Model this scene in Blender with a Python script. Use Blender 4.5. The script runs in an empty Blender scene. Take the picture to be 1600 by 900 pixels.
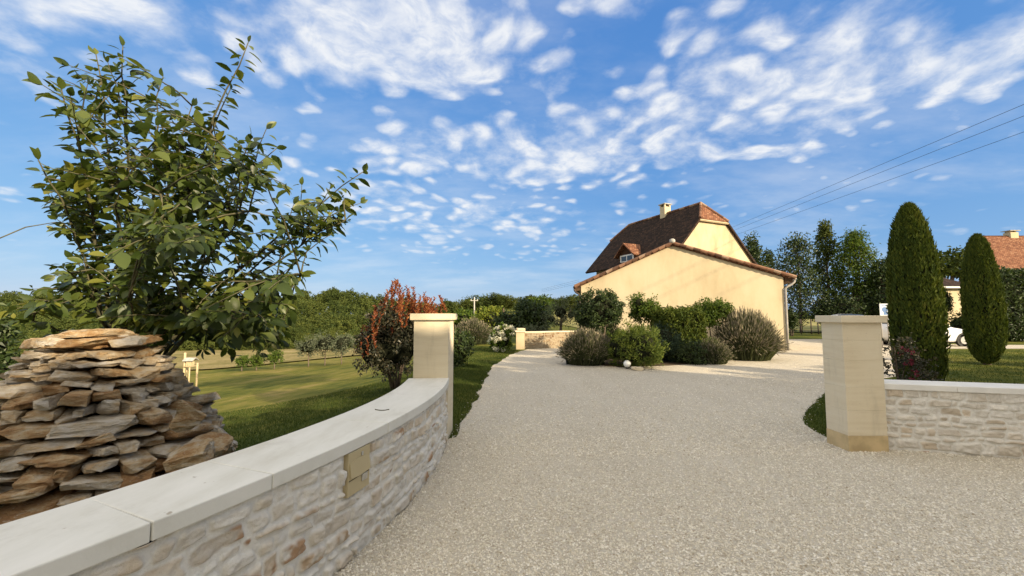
import bpy, bmesh, math, random
import numpy as np
from mathutils import Vector, Matrix

# ------------------------------------------------------------------ camera, light, exposure
SC = bpy.context.scene
F, CX, CY, HORIZON, EYE = 620.0, 800.0, 450.0, 492.0, 1.6
PITCH = math.atan((HORIZON - CY) / F)
cd = bpy.data.cameras.new('camera'); cam = bpy.data.objects.new('camera', cd)
SC.collection.objects.link(cam)
cd.sensor_fit = 'HORIZONTAL'; cd.sensor_width = 36.0; cd.lens = 36.0 * F / 1600.0
cd.clip_start = 0.05; cd.clip_end = 3000
cam.location = (0, 0, EYE); cam.rotation_euler = (math.pi / 2 + PITCH, 0, 0)
SC.camera = cam
SUN_EL, SUN_AZ = math.radians(20), math.radians(47)      # azimuth: to the right of straight behind the camera
TO_SUN = Vector((math.sin(SUN_AZ) * math.cos(SUN_EL), -math.cos(SUN_AZ) * math.cos(SUN_EL), math.sin(SUN_EL)))
sl = bpy.data.lights.new('sun', 'SUN'); sun = bpy.data.objects.new('sun', sl); SC.collection.objects.link(sun)
sl.energy = 4.0; sl.angle = math.radians(0.5); sl.color = (1.0, 0.82, 0.57)
sun.rotation_euler = TO_SUN.to_track_quat('Z', 'Y').to_euler()
sun.location = (20, -25, 30)
SKY_STRENGTH = 0.10
SC.view_settings.view_transform = 'Standard'; SC.view_settings.look = 'None'
SC.view_settings.exposure = 1.15; SC.view_settings.gamma = 1.0
SC.view_settings.use_curve_mapping = False

# ------------------------------------------------------------------ node helpers
class NT:
    def __init__(s, tree): s.t = tree; s.n = tree.nodes; s.l = tree.links
    def node(s, typ, **kw):
        n = s.n.new(typ)
        ins = kw.pop('ins', {})
        for k, v in kw.items(): setattr(n, k, v)
        for k, v in ins.items(): s.put(n.inputs[k], v)
        return n
    def put(s, sock, v):
        if isinstance(v, bpy.types.NodeSocket): s.l.new(v, sock)
        elif isinstance(v, bpy.types.Node): s.l.new(v.outputs[0], sock)
        else:
            if sock.type == 'RGBA' and not hasattr(v, '__len__'): v = (v, v, v, 1)
            if sock.type == 'RGBA' and len(v) == 3: v = (*v, 1)
            sock.default_value = v
    def math(s, op, a, b=0.0, c=None, clamp=False):
        n = s.node('ShaderNodeMath', operation=op, use_clamp=clamp)
        s.put(n.inputs[0], a); s.put(n.inputs[1], b)
        if c is not None: s.put(n.inputs[2], c)
        return n.outputs[0]
    def vmath(s, op, a, b=None):
        n = s.node('ShaderNodeVectorMath', operation=op); s.put(n.inputs[0], a)
        if b is not None: s.put(n.inputs[1], b)
        return n.outputs['Value'] if op in ('LENGTH', 'DOT_PRODUCT', 'DISTANCE') else n.outputs[0]
    def scale(s, a, k):
        n = s.node('ShaderNodeVectorMath', operation='SCALE'); s.put(n.inputs[0], a); s.put(n.inputs['Scale'], k); return n.outputs[0]
    def mix(s, f, a, b, mode='MIX'):
        n = s.node('ShaderNodeMix', data_type='RGBA', blend_type=mode)
        s.put(n.inputs['Factor'], f); s.put(n.inputs[6], a); s.put(n.inputs[7], b)
        return n.outputs[2]
    def smooth(s, v, a, b, lo=0.0, hi=1.0, kind='SMOOTHSTEP'):
        n = s.node('ShaderNodeMapRange', interpolation_type=kind)
        for i, x in enumerate((v, a, b, lo, hi)): s.put(n.inputs[i], x)
        return n.outputs[0]
    def ramp(s, f, stops):
        n = s.node('ShaderNodeValToRGB'); e = n.color_ramp.elements
        while len(e) < len(stops): e.new(0.5)
        for q, (p, c) in zip(e, stops): q.position = p; q.color = (*c, 1)
        s.put(n.inputs[0], f); return n.outputs[0]
    def noise(s, vec, scale, detail=4, rough=0.55, out=0, **kw):
        n = s.node('ShaderNodeTexNoise', **kw); s.put(n.inputs['Vector'], vec)
        n.inputs['Scale'].default_value = scale; n.inputs['Detail'].default_value = detail; n.inputs['Roughness'].default_value = rough
        return n.outputs[out]
    def pos(s): return s.node('ShaderNodeNewGeometry').outputs['Position']
    def obj(s): return s.node('ShaderNodeTexCoord').outputs['Object']

def ray(px, py):
    u, v = (px - CX) / F, (CY - py) / F
    return np.array([u, math.cos(PITCH) - v * math.sin(PITCH), math.sin(PITCH) + v * math.cos(PITCH)])
def P(px, py, D):
    d = ray(px, py); return np.array([0, 0, EYE]) + d * (D / d[1])
def G(px, py, z=0.0):
    d = ray(px, py); t = (z - EYE) / d[2]; return np.array([0, 0, EYE]) + d * t
def zpx(py, D, px=800): return P(px, py, D)[2]
def proj(p):
    x, y, z = p[0], p[1], p[2] - EYE
    w = y * math.cos(PITCH) + z * math.sin(PITCH); h = -y * math.sin(PITCH) + z * math.cos(PITCH)
    return CX + F * x / w, CY - F * h / w

OVER = (7.4, 6.7, 5.6)
# ------------------------------------------------------------------ sky with broken altocumulus
world = bpy.data.worlds.new('World'); SC.world = world; world.use_nodes = True
nt = NT(world.node_tree); nt.n.clear()
sky = nt.node('ShaderNodeTexSky', sky_type='NISHITA', sun_disc=False, sun_elevation=SUN_EL,
              sun_rotation=math.pi - SUN_AZ, altitude=200, air_density=1.0, dust_density=0.6, ozone_density=3.0)
dirv = nt.node('ShaderNodeTexCoord').outputs['Generated']
sx = nt.node('ShaderNodeSeparateXYZ', ins={0: dirv})
zc = nt.math('ADD', nt.math('MAXIMUM', sx.outputs[2], 0.0), 0.20)
pl = nt.node('ShaderNodeCombineXYZ', ins={0: nt.math('DIVIDE', sx.outputs[0], zc), 1: nt.math('DIVIDE', sx.outputs[1], zc)}).outputs[0]
def sky_p(px, py):
    d = ray(px, py); d = d / np.linalg.norm(d); return np.array([d[0], d[1]]) / (max(d[2], 0) + 0.20)
warp = nt.vmath('ADD', pl, nt.scale(nt.vmath('SUBTRACT', nt.noise(pl, 2.2, 3, out=1), (0.5, 0.5, 0.5)), 0.30))
cov = None
for (bx, by, rx, ry, k) in [(120, 15, 210, 60, 1.0), (640, 60, 180, 105, 1.25), (430, 50, 170, 80, .8), (935, 10, 75, 32, .95), (870, 135, 55, 35, .85),
        (1240, 120, 200, 85, 1.15), (1310, 170, 90, 45, .6), (1060, 185, 150, 50, .9), (960, 230, 200, 45, 1.05), (810, 250, 110, 45, 1.0), (1545, 95, 85, 90, 1.15),
        (640, 240, 120, 55, .9), (1165, 238, 130, 14, 1.0), (640, 300, 110, 28, .7), (520, 190, 60, 25, .45), (850, 40, 36, 25, .55), (1090, 60, 70, 30, .5), (1245, 20, 60, 25, .55),
        (700, 340, 220, 40, .8), (950, 285, 100, 18, .7), (40, 310, 110, 18, .6), (470, 265, 70, 18, .6), (720, 385, 170, 14, .6), (1180, 330, 110, 14, .45), (1000, 120, 60, 40, .35), (350, 110, 120, 40, .6), (560, 330, 120, 30, .55), (760, 130, 70, 40, .45), (1120, 100, 60, 30, .5), (1400, 90, 60, 60, .6), (60, 120, 90, 50, .55), (1060, 250, 90, 16, .5), (880, 330, 120, 20, .5)]:
    c = sky_p(bx, by); ex = np.linalg.norm(sky_p(bx + rx, by) - sky_p(bx - rx, by)) / 2; ey = np.linalg.norm(sky_p(bx, by + ry) - sky_p(bx, by - ry)) / 2
    ang = math.atan2(*(sky_p(bx + 5, by) - sky_p(bx - 5, by))[::-1])
    mp = nt.node('ShaderNodeMapping', vector_type='TEXTURE', ins={'Vector': warp, 'Location': (c[0], c[1], 0), 'Rotation': (0, 0, ang), 'Scale': (ex, ey, 1)})
    b = nt.math('MULTIPLY', nt.smooth(nt.vmath('LENGTH', mp.outputs[0]), 1.9, 0.15), k)
    cov = b if cov is None else nt.math('MAXIMUM', cov, b)
n1 = nt.noise(warp, 3.3, 5, 0.58)
vor = nt.node('ShaderNodeTexVoronoi', feature='SMOOTH_F1', ins={'Vector': warp, 'Scale': 10.0, 'Smoothness': 0.6})
puff = nt.smooth(vor.outputs['Distance'], 0.62, 0.05)
n2 = nt.noise(pl, 14.0, 4, 0.6)
den = nt.math('ADD', nt.math('ADD', nt.math('MULTIPLY', n1, 0.62), nt.math("MULTIPLY", puff, 0.29)), nt.math('ADD', nt.math('MULTIPLY', n2, 0.28), nt.math('MULTIPLY', cov, 0.36)))
mott = nt.noise(warp, 25.0, 5, 0.62)
cl = nt.math('MULTIPLY', nt.smooth(den, 0.61, 1.03), nt.smooth(mott, 0.30, 0.62, 0.68, 1.0))
cl = nt.math('MULTIPLY', cl, nt.smooth(sx.outputs[2], 0.03, 0.26, 0.10, 0.90))
# a second thin veil low over the horizon
veil = nt.math('MULTIPLY', nt.smooth(nt.noise(nt.node('ShaderNodeMapping', ins={'Vector': pl, 'Scale': (0.7, 1.2, 1)}).outputs[0], 1.6, 6, 0.6), 0.40, 0.75), 0.30)
cl = nt.math('MAXIMUM', cl, nt.math('MULTIPLY', veil, nt.smooth(sx.outputs[2], 0.0, 0.1)))
rgb = nt.node('ShaderNodeSeparateColor', ins={0: sky.outputs[0]})
blue = nt.node('ShaderNodeCombineColor', ins={0: nt.math('MULTIPLY', nt.math('POWER', rgb.outputs[0], 0.75), 0.58),
    1: nt.math('MULTIPLY', nt.math('POWER', rgb.outputs[1], 0.5), 1.09), 2: nt.math('MULTIPLY', nt.math('POWER', rgb.outputs[2], 0.25), 2.36)})
shade = nt.smooth(den, 0.98, 1.45, 1.0, 0.0)
ccol = nt.mix(shade, (2.9, 3.25, 3.9), (4.3, 4.35, 4.4))
colr = nt.mix(cl, blue.outputs[0], ccol)
# unseen bright warm cloud added overhead and behind the viewer to fill the shade
over = nt.math('MAXIMUM', nt.smooth(sx.outputs[1], 0.20, -0.45), nt.smooth(sx.outputs[2], 0.66, 0.88))
over = nt.math('MULTIPLY', over, nt.smooth(nt.noise(pl, 1.7, 4, 0.6), 0.30, 0.52))
colr = nt.mix(nt.math('MULTIPLY', over, 0.92), colr, (OVER[0], OVER[1], OVER[2]))
bg = nt.node('ShaderNodeBackground', ins={'Color': colr, 'Strength': SKY_STRENGTH})
nt.l.new(bg.outputs[0], nt.node('ShaderNodeOutputWorld').inputs[0])

# ------------------------------------------------------------------ geometry helpers
COL = SC.collection
def vnoise(p, seed=0):
    p = np.asarray(p, float)
    if p.shape[1] == 2: p = np.c_[p, np.zeros(len(p))]
    i = np.floor(p).astype(np.int64); f = p - i; f = f * f * (3 - 2 * f)
    def h(dx, dy, dz):
        n = ((i[:, 0] + dx) * 374761393 + (i[:, 1] + dy) * 668265263 + (i[:, 2] + dz) * 1440662683 + seed * 974634777) & 0xffffffff
        n = ((n ^ (n >> 13)) * 1274126177) & 0xffffffff
        return ((n ^ (n >> 16)) & 0xffff) / 65535.0
    r = 0
    for dx in (0, 1):
        for dy in (0, 1):
            for dz in (0, 1):
                w = (f[:, 0] if dx else 1 - f[:, 0]) * (f[:, 1] if dy else 1 - f[:, 1]) * (f[:, 2] if dz else 1 - f[:, 2])
                r = r + w * h(dx, dy, dz)
    return r
def fbm(p, o=4, seed=0):
    p = np.asarray(p, float); a, s, t = 0.5, 0, 0
    for k in range(o): s = s + a * vnoise(p * 2 ** k, seed + k); t += a; a *= 0.5
    return s / t
def sstep(a, b, x):
    t = np.clip((x - a) / (b - a), 0, 1); return t * t * (3 - 2 * t)

def wloc(o):
    v = Vector((0, 0, 0))
    while o is not None: v = v + o.location; o = o.parent
    return v
def link(name, me, mat, parent=None):
    o = bpy.data.objects.new(name, me); COL.objects.link(o)
    if mat is not None:
        for m in (mat if isinstance(mat, (list, tuple)) else [mat]): me.materials.append(m)
    if parent is not None: o.parent = parent
    return o
def tag(o, label=None, cat=None, group=None, kind=None):
    if label: o['label'] = label
    if cat: o['category'] = cat
    if group: o['group'] = group
    if kind: o['kind'] = kind
    return o
def thing(name, label, cat, loc, group=None):
    o = bpy.data.objects.new(name, None); COL.objects.link(o); o.empty_display_size = 0.2
    o.location = [float(c) for c in loc]; return tag(o, label, cat, group, 'thing')
def npmesh(name, V, Fc, mat, parent=None, smooth=False, attr=None):
    """one mesh from arrays; Fc is (m,k) or a list of such arrays"""
    V = np.asarray(V, float)
    if parent is not None: V = V - np.array(wloc(parent))
    Fs = Fc if isinstance(Fc, list) else [Fc]
    Fs = [np.asarray(f, np.int32) for f in Fs if len(f)]
    me = bpy.data.meshes.new(name)
    me.vertices.add(len(V)); me.vertices.foreach_set('co', V.astype(np.float32).ravel())
    tot = sum(f.size for f in Fs); nf = sum(len(f) for f in Fs)
    me.loops.add(tot); me.loops.foreach_set('vertex_index', np.concatenate([f.ravel() for f in Fs]))
    me.polygons.add(nf)
    sizes = np.concatenate([np.full(len(f), f.shape[1], np.int32) for f in Fs])
    me.polygons.foreach_set('loop_start', np.r_[0, np.cumsum(sizes)[:-1]].astype(np.int32))
    me.polygons.foreach_set('use_smooth', np.full(nf, smooth))
    for k, a in (attr or {}).items():
        a = np.asarray(a, np.float32)
        if a.ndim == 2:
            at = me.color_attributes.new(k, 'FLOAT_COLOR', 'POINT'); at.data.foreach_set('color', np.c_[a, np.ones(len(a), np.float32)].astype(np.float32).ravel())
        else:
            at = me.attributes.new(k, 'FLOAT', 'POINT'); at.data.foreach_set('value', a)
    me.update(calc_edges=True)
    return link(name, me, mat, parent)
def grid_faces(nu, nv, wrap=False):
    i = np.arange(nu - 1)[:, None]; j = np.arange(nv if wrap else nv - 1)[None, :]; j2 = (j + 1) % nv
    return np.stack([i * nv + j, (i + 1) * nv + j, (i + 1) * nv + j2, i * nv + j2], -1).reshape(-1, 4)

class MB:
    def __init__(s): s.v = []; s.f = []
    def add(s, V, Fc):
        b = len(s.v); s.v += [tuple(map(float, p)) for p in V]; s.f += [tuple(b + i for i in f) for f in Fc]; return s
    def box(s, lo, hi, M=None):
        c = [(x, y, z) for x in (lo[0], hi[0]) for y in (lo[1], hi[1]) for z in (lo[2], hi[2])]
        if M is not None: c = [M @ Vector(p) for p in c]
        return s.add(c, [(0, 1, 3, 2), (4, 6, 7, 5), (0, 4, 5, 1), (2, 3, 7, 6), (0, 2, 6, 4), (1, 5, 7, 3)])
    def hexa(s, bot, top):
        n = len(bot)
        return s.add(list(bot) + list(top), [tuple(range(n - 1, -1, -1)), tuple(range(n, 2 * n))] + [(i, (i + 1) % n, n + (i + 1) % n, n + i) for i in range(n)])
    def tube(s, pts, r, n=8, cap=True):
        pts = [Vector(p) for p in pts]; rs = r if hasattr(r, '__len__') else [r] * len(pts)
        V = []; ref = None
        for i, p in enumerate(pts):
            d = (pts[min(i + 1, len(pts) - 1)] - pts[max(i - 1, 0)])
            d = d.normalized() if d.length > 1e-9 else Vector((0, 0, 1))
            if ref is None: ref = Vector((1, 0, 0)) if abs(d.x) < 0.8 else Vector((0, 1, 0))
            a = (ref - d * ref.dot(d)).normalized(); b = d.cross(a); ref = a
            V += [p + a * (math.cos(2 * math.pi * k / n) * rs[i]) + b * (math.sin(2 * math.pi * k / n) * rs[i]) for k in range(n)]
        Fc = [(i * n + k, i * n + (k + 1) % n, (i + 1) * n + (k + 1) % n, (i + 1) * n + k) for i in range(len(pts) - 1) for k in range(n)]
        if cap: Fc += [tuple(range(n - 1, -1, -1)), tuple((len(pts) - 1) * n + k for k in range(n))]
        return s.add(V, Fc)
    def lathe(s, prof, c, n=20, axis='z'):
        V = []
        for r, h in prof:
            for k in range(n):
                a = 2 * math.pi * k / n
                q = (r * math.cos(a), r * math.sin(a), h) if axis == 'z' else (r * math.cos(a), h, r * math.sin(a))
                V.append((c[0] + q[0], c[1] + q[1], c[2] + q[2]))
        m = len(prof)
        Fc = [(i * n + k, i * n + (k + 1) % n, (i + 1) * n + (k + 1) % n, (i + 1) * n + k) for i in range(m - 1) for k in range(n)]
        Fc += [tuple(range(n - 1, -1, -1)), tuple((m - 1) * n + k for k in range(n))]
        return s.add(V, Fc)
    def build(s, name, mat, parent=None, smooth=False, bevel=0.0, seg=2):
        off = wloc(parent) if parent is not None else Vector((0, 0, 0))
        me = bpy.data.meshes.new(name)
        me.from_pydata([tuple(Vector(p) - off) for p in s.v], [], s.f)
        bm = bmesh.new(); bm.from_mesh(me); bmesh.ops.recalc_face_normals(bm, faces=bm.faces[:])
        if bevel: bmesh.ops.bevel(bm, geom=bm.edges[:], offset=bevel, segments=seg, affect='EDGES', profile=0.5)
        for f in bm.faces: f.smooth = smooth
        bm.to_mesh(me); bm.free()
        return link(name, me, mat, parent)
def copy_thing(src, loc, rot=0.0, scale=1.0, **props):
    c = src.copy(); COL.objects.link(c)
    c.location = [float(x) for x in loc]; c.rotation_euler = (0, 0, rot)
    c.scale = scale if hasattr(scale, '__len__') else (scale,) * 3
    for k, v in props.items(): c[k] = v
    for ch in list(src.children):
        d = ch.copy(); COL.objects.link(d); d.parent = c
        for g in list(ch.children):
            e = g.copy(); COL.objects.link(e); e.parent = d
    return c

# ------------------------------------------------------------------ leaves
def unit(a): return a / np.maximum(np.linalg.norm(a, axis=1, keepdims=True), 1e-9)
def leaf_cards(Pt, N, T, L, W, fold=0.25):
    """rhombic leaves folded along the rib: base at Pt, lying along T with normal N"""
    n = len(Pt); T = unit(T); S = unit(np.cross(N, T)); N = unit(np.cross(T, S))
    L = np.broadcast_to(L, n)[:, None]; W = np.broadcast_to(W, n)[:, None]
    mid = Pt + T * L * 0.45
    V = np.stack([Pt, mid - S * W * 0.5 + N * W * fold, Pt + T * L - N * L * 0.12, mid + S * W * 0.5 + N * W * fold], 1).reshape(-1, 3)
    i = np.arange(n)[:, None] * 4
    return V, np.concatenate([i + [0, 1, 2], i + [0, 2, 3]], 0)
def clump_crown(rng, blobs, nclump, nleaf, L, W, cr, flat=0.0, droop=0.0, surf=0.55):
    """leaf positions in clumps spread through the outer volume of a set of ellipsoids [(centre, radii)]"""
    vol = np.array([b[1][0] * b[1][1] * b[1][2] for b in blobs]) ** 0.67; vol = vol / vol.sum()
    which = rng.choice(len(blobs), nclump, p=vol)
    C = np.array([b[0] for b in blobs])[which]; R = np.array([b[1] for b in blobs])[which]
    d = unit(rng.normal(size=(nclump, 3))); rad = surf + (1 - surf) * rng.random(nclump) ** 0.7
    rad *= 0.88 + 0.24 * rng.random(nclump)
    cc = C + d * R * rad[:, None]
    Pt = np.repeat(cc, nleaf, 0); D = np.repeat(unit(d / R * R.mean(1, keepdims=True)), nleaf, 0)
    q = rng.normal(size=(len(Pt), 3)); q = unit(q) * (rng.random(len(Pt)) ** 0.5)[:, None] * np.repeat(cr * (0.7 + 0.6 * rng.random(nclump)), nleaf)[:, None]
    q[:, 2] *= 1 - flat
    Pt = Pt + q
    N = unit(D * 0.6 + q / cr * 0.5 + rng.normal(size=q.shape) * 0.55 + [0, 0, 0.35])
    T = unit(rng.normal(size=q.shape) + D * 0.5 + [0, 0, -droop])
    s = 0.7 + 0.6 * rng.random(len(Pt))
    return leaf_cards(Pt, N, T, L * s, W * s)
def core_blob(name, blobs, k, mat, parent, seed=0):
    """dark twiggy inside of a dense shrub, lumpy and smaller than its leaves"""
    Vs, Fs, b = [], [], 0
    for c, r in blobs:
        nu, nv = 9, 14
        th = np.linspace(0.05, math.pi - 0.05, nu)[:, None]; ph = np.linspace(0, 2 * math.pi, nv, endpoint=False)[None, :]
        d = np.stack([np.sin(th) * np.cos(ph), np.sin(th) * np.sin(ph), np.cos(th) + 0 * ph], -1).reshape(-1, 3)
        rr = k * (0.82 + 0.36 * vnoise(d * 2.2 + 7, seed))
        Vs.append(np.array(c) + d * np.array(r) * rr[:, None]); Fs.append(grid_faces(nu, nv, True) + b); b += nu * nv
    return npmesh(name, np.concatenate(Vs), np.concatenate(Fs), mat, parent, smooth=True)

# ------------------------------------------------------------------ materials
def new_mat(name):
    m = bpy.data.materials.new(name); m.use_nodes = True; n = NT(m.node_tree); n.n.clear()
    out = n.node('ShaderNodeOutputMaterial'); return m, n, out
def pbr(n, out, col, rough=0.8, spec=0.3, bump=None, strength=0.4, dist=0.02, metal=0.0, **kw):
    b = n.node('ShaderNodeBsdfPrincipled', ins={'Base Color': col, 'Roughness': rough, 'Specular IOR Level': spec, 'Metallic': metal})
    if bump is not None:
        n.put(b.inputs['Normal'], n.node('ShaderNodeBump', ins={'Height': bump, 'Strength': strength, 'Distance': dist}).outputs[0])
    n.put(out.inputs[0], b.outputs[0]); return b
def leaf_mat(name, stops, trans=0.35, rough=0.5, spec=0.4, patch=0.35, pscale=1.0, tr_tint=(1.3, 1.25, 0.5)):
    m, n, out = new_mat(name)
    isl = n.node('ShaderNodeNewGeometry').outputs['Random Per Island']
    f = n.math('ADD', n.math('MULTIPLY', isl, 1 - patch), n.math('MULTIPLY', n.noise(n.pos(), pscale, 2), patch))
    c = n.ramp(f, stops)
    b = n.node('ShaderNodeBsdfPrincipled', ins={'Base Color': c, 'Roughness': rough, 'Specular IOR Level': spec})
    t = n.node('ShaderNodeBsdfTranslucent', ins={0: n.mix(1.0, c, tr_tint, 'MULTIPLY')})
    n.put(out.inputs[0], n.node('ShaderNodeMixShader', ins={0: trans, 1: b, 2: t}).outputs[0]); return m
def plain(name, col, rough=0.6, spec=0.4, metal=0.0, var=0.15, scale=6.0, bump=0.0):
    m, n, out = new_mat(name)
    k = n.noise(n.pos(), scale, 5, 0.6)
    c = n.mix(n.smooth(k, 0.3, 0.7), tuple(x * (1 - var) for x in col), tuple(min(1, x * (1 + var)) for x in col))
    pbr(n, out, c, rough, spec, bump=n.noise(n.pos(), scale * 6, 4) if bump else None, strength=bump, dist=0.01, metal=metal); return m

M = {}
M['bark'] = plain('bark', (0.13, 0.10, 0.075), 0.9, 0.2, var=0.35, scale=14, bump=0.6)
M['twig'] = plain('twig_bark', (0.085, 0.08, 0.045), 0.8, 0.2, var=0.3, scale=20)
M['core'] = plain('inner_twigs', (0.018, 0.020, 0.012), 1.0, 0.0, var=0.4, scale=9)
def limestone():
    m, n, out = new_mat('cream_limestone'); p = n.pos()
    oi = n.node('ShaderNodeObjectInfo').outputs['Random']
    st = n.node('ShaderNodeMapping', ins={'Vector': p, 'Scale': (1.2, 1.2, 14)}).outputs[0]
    a = n.noise(st, 1.6, 6, 0.6); b = n.noise(p, 1.7, 4); c = n.noise(p, 60, 3, 0.7)
    k = n.math('ADD', n.math('MULTIPLY', a, 0.55), n.math('MULTIPLY', b, 0.45))
    col = n.ramp(k, [(0.30, (0.60, 0.50, 0.34)), (0.5, (0.69, 0.60, 0.43)), (0.7, (0.74, 0.66, 0.50))])
    isl = n.node('ShaderNodeNewGeometry').outputs['Random Per Island']
    col = n.mix(n.math('MULTIPLY', isl, 0.18), col, (0.72, 0.62, 0.42))
    col = n.mix(n.smooth(c, 0.62, 0.75), col, (0.52, 0.44, 0.32))
    col = n.mix(n.smooth(n.noise(n.node('ShaderNodeMapping', ins={'Vector': p, 'Scale': (5, 5, 0.8)}).outputs[0], 1.0, 6, 0.7), 0.54, 0.72, 0, 0.35), col, (0.45, 0.39, 0.28))
    pbr(n, out, col, 0.8, 0.25, bump=n.math('ADD', c, n.math('MULTIPLY', a, 0.6)), strength=0.18, dist=0.006); return m
M['limestone'] = limestone()
M['plinth'] = plain('ochre_plinth_stone', (0.52, 0.40, 0.22), 0.85, 0.2, var=0.18, scale=5, bump=0.2)
def coping_mat():
    m, n, out = new_mat('pale_sawn_coping'); p = n.pos()
    a = n.noise(n.node('ShaderNodeMapping', ins={'Vector': p, 'Rotation': (0, 0, 0.5), 'Scale': (2.2, 0.7, 1)}).outputs[0], 2.0, 7, 0.65)
    c = n.noise(p, 90, 3, 0.7); sp = n.noise(p, 17, 2, 0.5)
    col = n.ramp(a, [(0.3, (0.61, 0.585, 0.50)), (0.5, (0.70, 0.685, 0.61)), (0.7, (0.77, 0.75, 0.68))])
    col = n.mix(n.smooth(sp, 0.72, 0.80), col, (0.40, 0.35, 0.27))
    col = n.mix(n.smooth(n.noise(p, 2.3, 7, 0.72), 0.52, 0.70, 0.0, 0.35), col, (0.47, 0.44, 0.36))
    pbr(n, out, col, 0.72, 0.3, bump=n.math('ADD', c, a), strength=0.12, dist=0.005); return m
M['coping'] = coping_mat()
def masonry_mat():
    m, n, out = new_mat('lime_washed_rubble'); p = n.pos()
    at = n.node('ShaderNodeVertexColor', layer_name='Col').outputs[0]
    k = n.noise(p, 28, 5, 0.65); g = n.noise(p, 110, 3, 0.6)
    col = n.mix(n.smooth(k, 0.35, 0.7, 0.0, 0.22), at, n.mix(1.0, at, (0.55, 0.5, 0.45), 'MULTIPLY'))
    col = n.mix(n.smooth(g, 0.6, 0.75, 0.0, 0.35), col, (0.72, 0.68, 0.60))
    pbr(n, out, col, 0.92, 0.12, bump=n.math('ADD', k, n.math('MULTIPLY', g, 0.4)), strength=0.8, dist=0.014); return m
M['masonry'] = masonry_mat()
def cairn_mat():
    m, n, out = new_mat('rusty_limestone'); p = n.pos()
    oi = n.node('ShaderNodeObjectInfo').outputs['Random']
    st = n.node('ShaderNodeMapping', ins={'Vector': p, 'Scale': (1, 1, 2.6)}).outputs[0]
    off = n.node('ShaderNodeCombineXYZ', ins={0: n.math('MULTIPLY', oi, 37.0), 2: n.math('MULTIPLY', oi, 19.0)}).outputs[0]
    v = n.vmath('ADD', st, off)
    a = n.noise(v, 6, 8, 0.72); b = n.noise(v, 30, 6, 0.72); g = n.noise(p, 120, 3, 0.7)
    t = n.math('ADD', n.math('SUBTRACT', n.math('MULTIPLY', a, 1.15), 0.175), n.math('MULTIPLY', n.math('SUBTRACT', oi, 0.5), 0.32))
    t = n.math('ADD', t, n.math('MULTIPLY', b, 0.22))
    col = n.ramp(t, [(0.26, (0.66, 0.61, 0.54)), (0.40, (0.58, 0.50, 0.38)), (0.50, (0.52, 0.39, 0.235)), (0.60, (0.42, 0.26, 0.125)), (0.74, (0.28, 0.155, 0.07))])
    col = n.mix(n.smooth(b, 0.56, 0.66, 0, 0.65), col, (0.56, 0.48, 0.36))
    col = n.mix(n.smooth(n.noise(v, 9, 4), 0.63, 0.75, 0, 0.7), col, (0.13, 0.085, 0.05))
    pbr(n, out, col, 0.9, 0.2, bump=n.math('ADD', n.math('MULTIPLY', a, 1.2), n.math('ADD', n.math('MULTIPLY', b, 0.7), n.math('MULTIPLY', g, 0.15))), strength=1.0, dist=0.035); return m
M['cairn'] = cairn_mat()

# ------------------------------------------------------------------ terrain
def terrain(x, y):
    x = np.asarray(x, float); y = np.asarray(y, float)
    yy = np.clip(y, -8, 400)
    r = np.maximum(0, -2.3 - x)
    z = -3.2 * (1 - np.exp(-r / 12.0))
    z = z - 0.032 * np.clip(yy - 20, 0, 48) * sstep(0.5, -7, x) * (1 - np.exp(-r / 4.0))
    rise = 0.058 * np.clip(yy - 72, 0, 110) * sstep(60, 0, x)
    z = z + rise + 0.9 * (fbm(np.c_[np.atleast_1d(x).ravel(), np.atleast_1d(y).ravel()] / 22, 3, 5).reshape(np.shape(x)) - 0.5) * sstep(24, 60, y) * sstep(1, -12, x)
    # hollow that keeps the near lawn by the wall level
    return z
def tz(x, y): return float(terrain(np.array([x]), np.array([y]))[0])
def GT(px, py):
    """where the ray through a pixel meets the terrain"""
    d = ray(px, py); t = np.arange(2.0, 400, 0.02); q = d[None] * t[:, None] + [0, 0, EYE]
    hit = np.nonzero(q[:, 2] < terrain(q[:, 0], q[:, 1]))[0]
    return q[hit[0]] if len(hit) else q[-1]

def ground_mat():
    m, n, out = new_mat('mown_lawn_and_meadow'); p = n.pos()
    xy = n.node('ShaderNodeSeparateXYZ', ins={0: p})
    big = n.noise(p, 0.22, 4, 0.6); mid = n.noise(p, 1.3, 5, 0.65); fine = n.noise(p, 34, 4, 0.75)
    blade = n.noise(n.node('ShaderNodeMapping', ins={'Vector': p, 'Scale': (60, 24, 20)}).outputs[0], 1.0, 3, 0.6)
    k = n.math('ADD', n.math('MULTIPLY', big, 0.5), n.math('ADD', n.math('MULTIPLY', mid, 0.35), n.math('MULTIPLY', fine, 0.15)))
    dry = n.math('MULTIPLY', n.smooth(xy.outputs[0], -3.0, -9.0), 0.055)  # drier grass, plus sunlight painted in by lightening the sunlit left lawn
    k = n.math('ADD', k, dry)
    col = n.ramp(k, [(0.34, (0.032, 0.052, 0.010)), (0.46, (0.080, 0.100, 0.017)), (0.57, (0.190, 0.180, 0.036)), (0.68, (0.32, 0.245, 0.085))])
    col = n.mix(n.smooth(blade, 0.35, 0.75, 0.0, 0.55), col, n.mix(1.0, col, (0.42, 0.45, 0.4), 'MULTIPLY'))
    pbr(n, out, col, 0.95, 0.08, bump=n.math('ADD', fine, blade), strength=0.7, dist=0.03); return m
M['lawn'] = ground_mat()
def axis(a, b, fine0, fine1, df, g=1.10):
    pts = list(np.arange(fine0, fine1, df)); s = df; q = fine0
    while q > a: s *= g; q -= s; pts.insert(0, q)
    s = df; q = pts[-1]
    while q < b: s *= g; q += s; pts.append(q)
    return np.array(pts)
gx = axis(-900, 900, -24, 8, 0.5); gy = axis(-200, 1400, -4, 40, 0.5)
X, Y = np.meshgrid(gx, gy, indexing='ij')
Z = terrain(X, Y)
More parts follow.
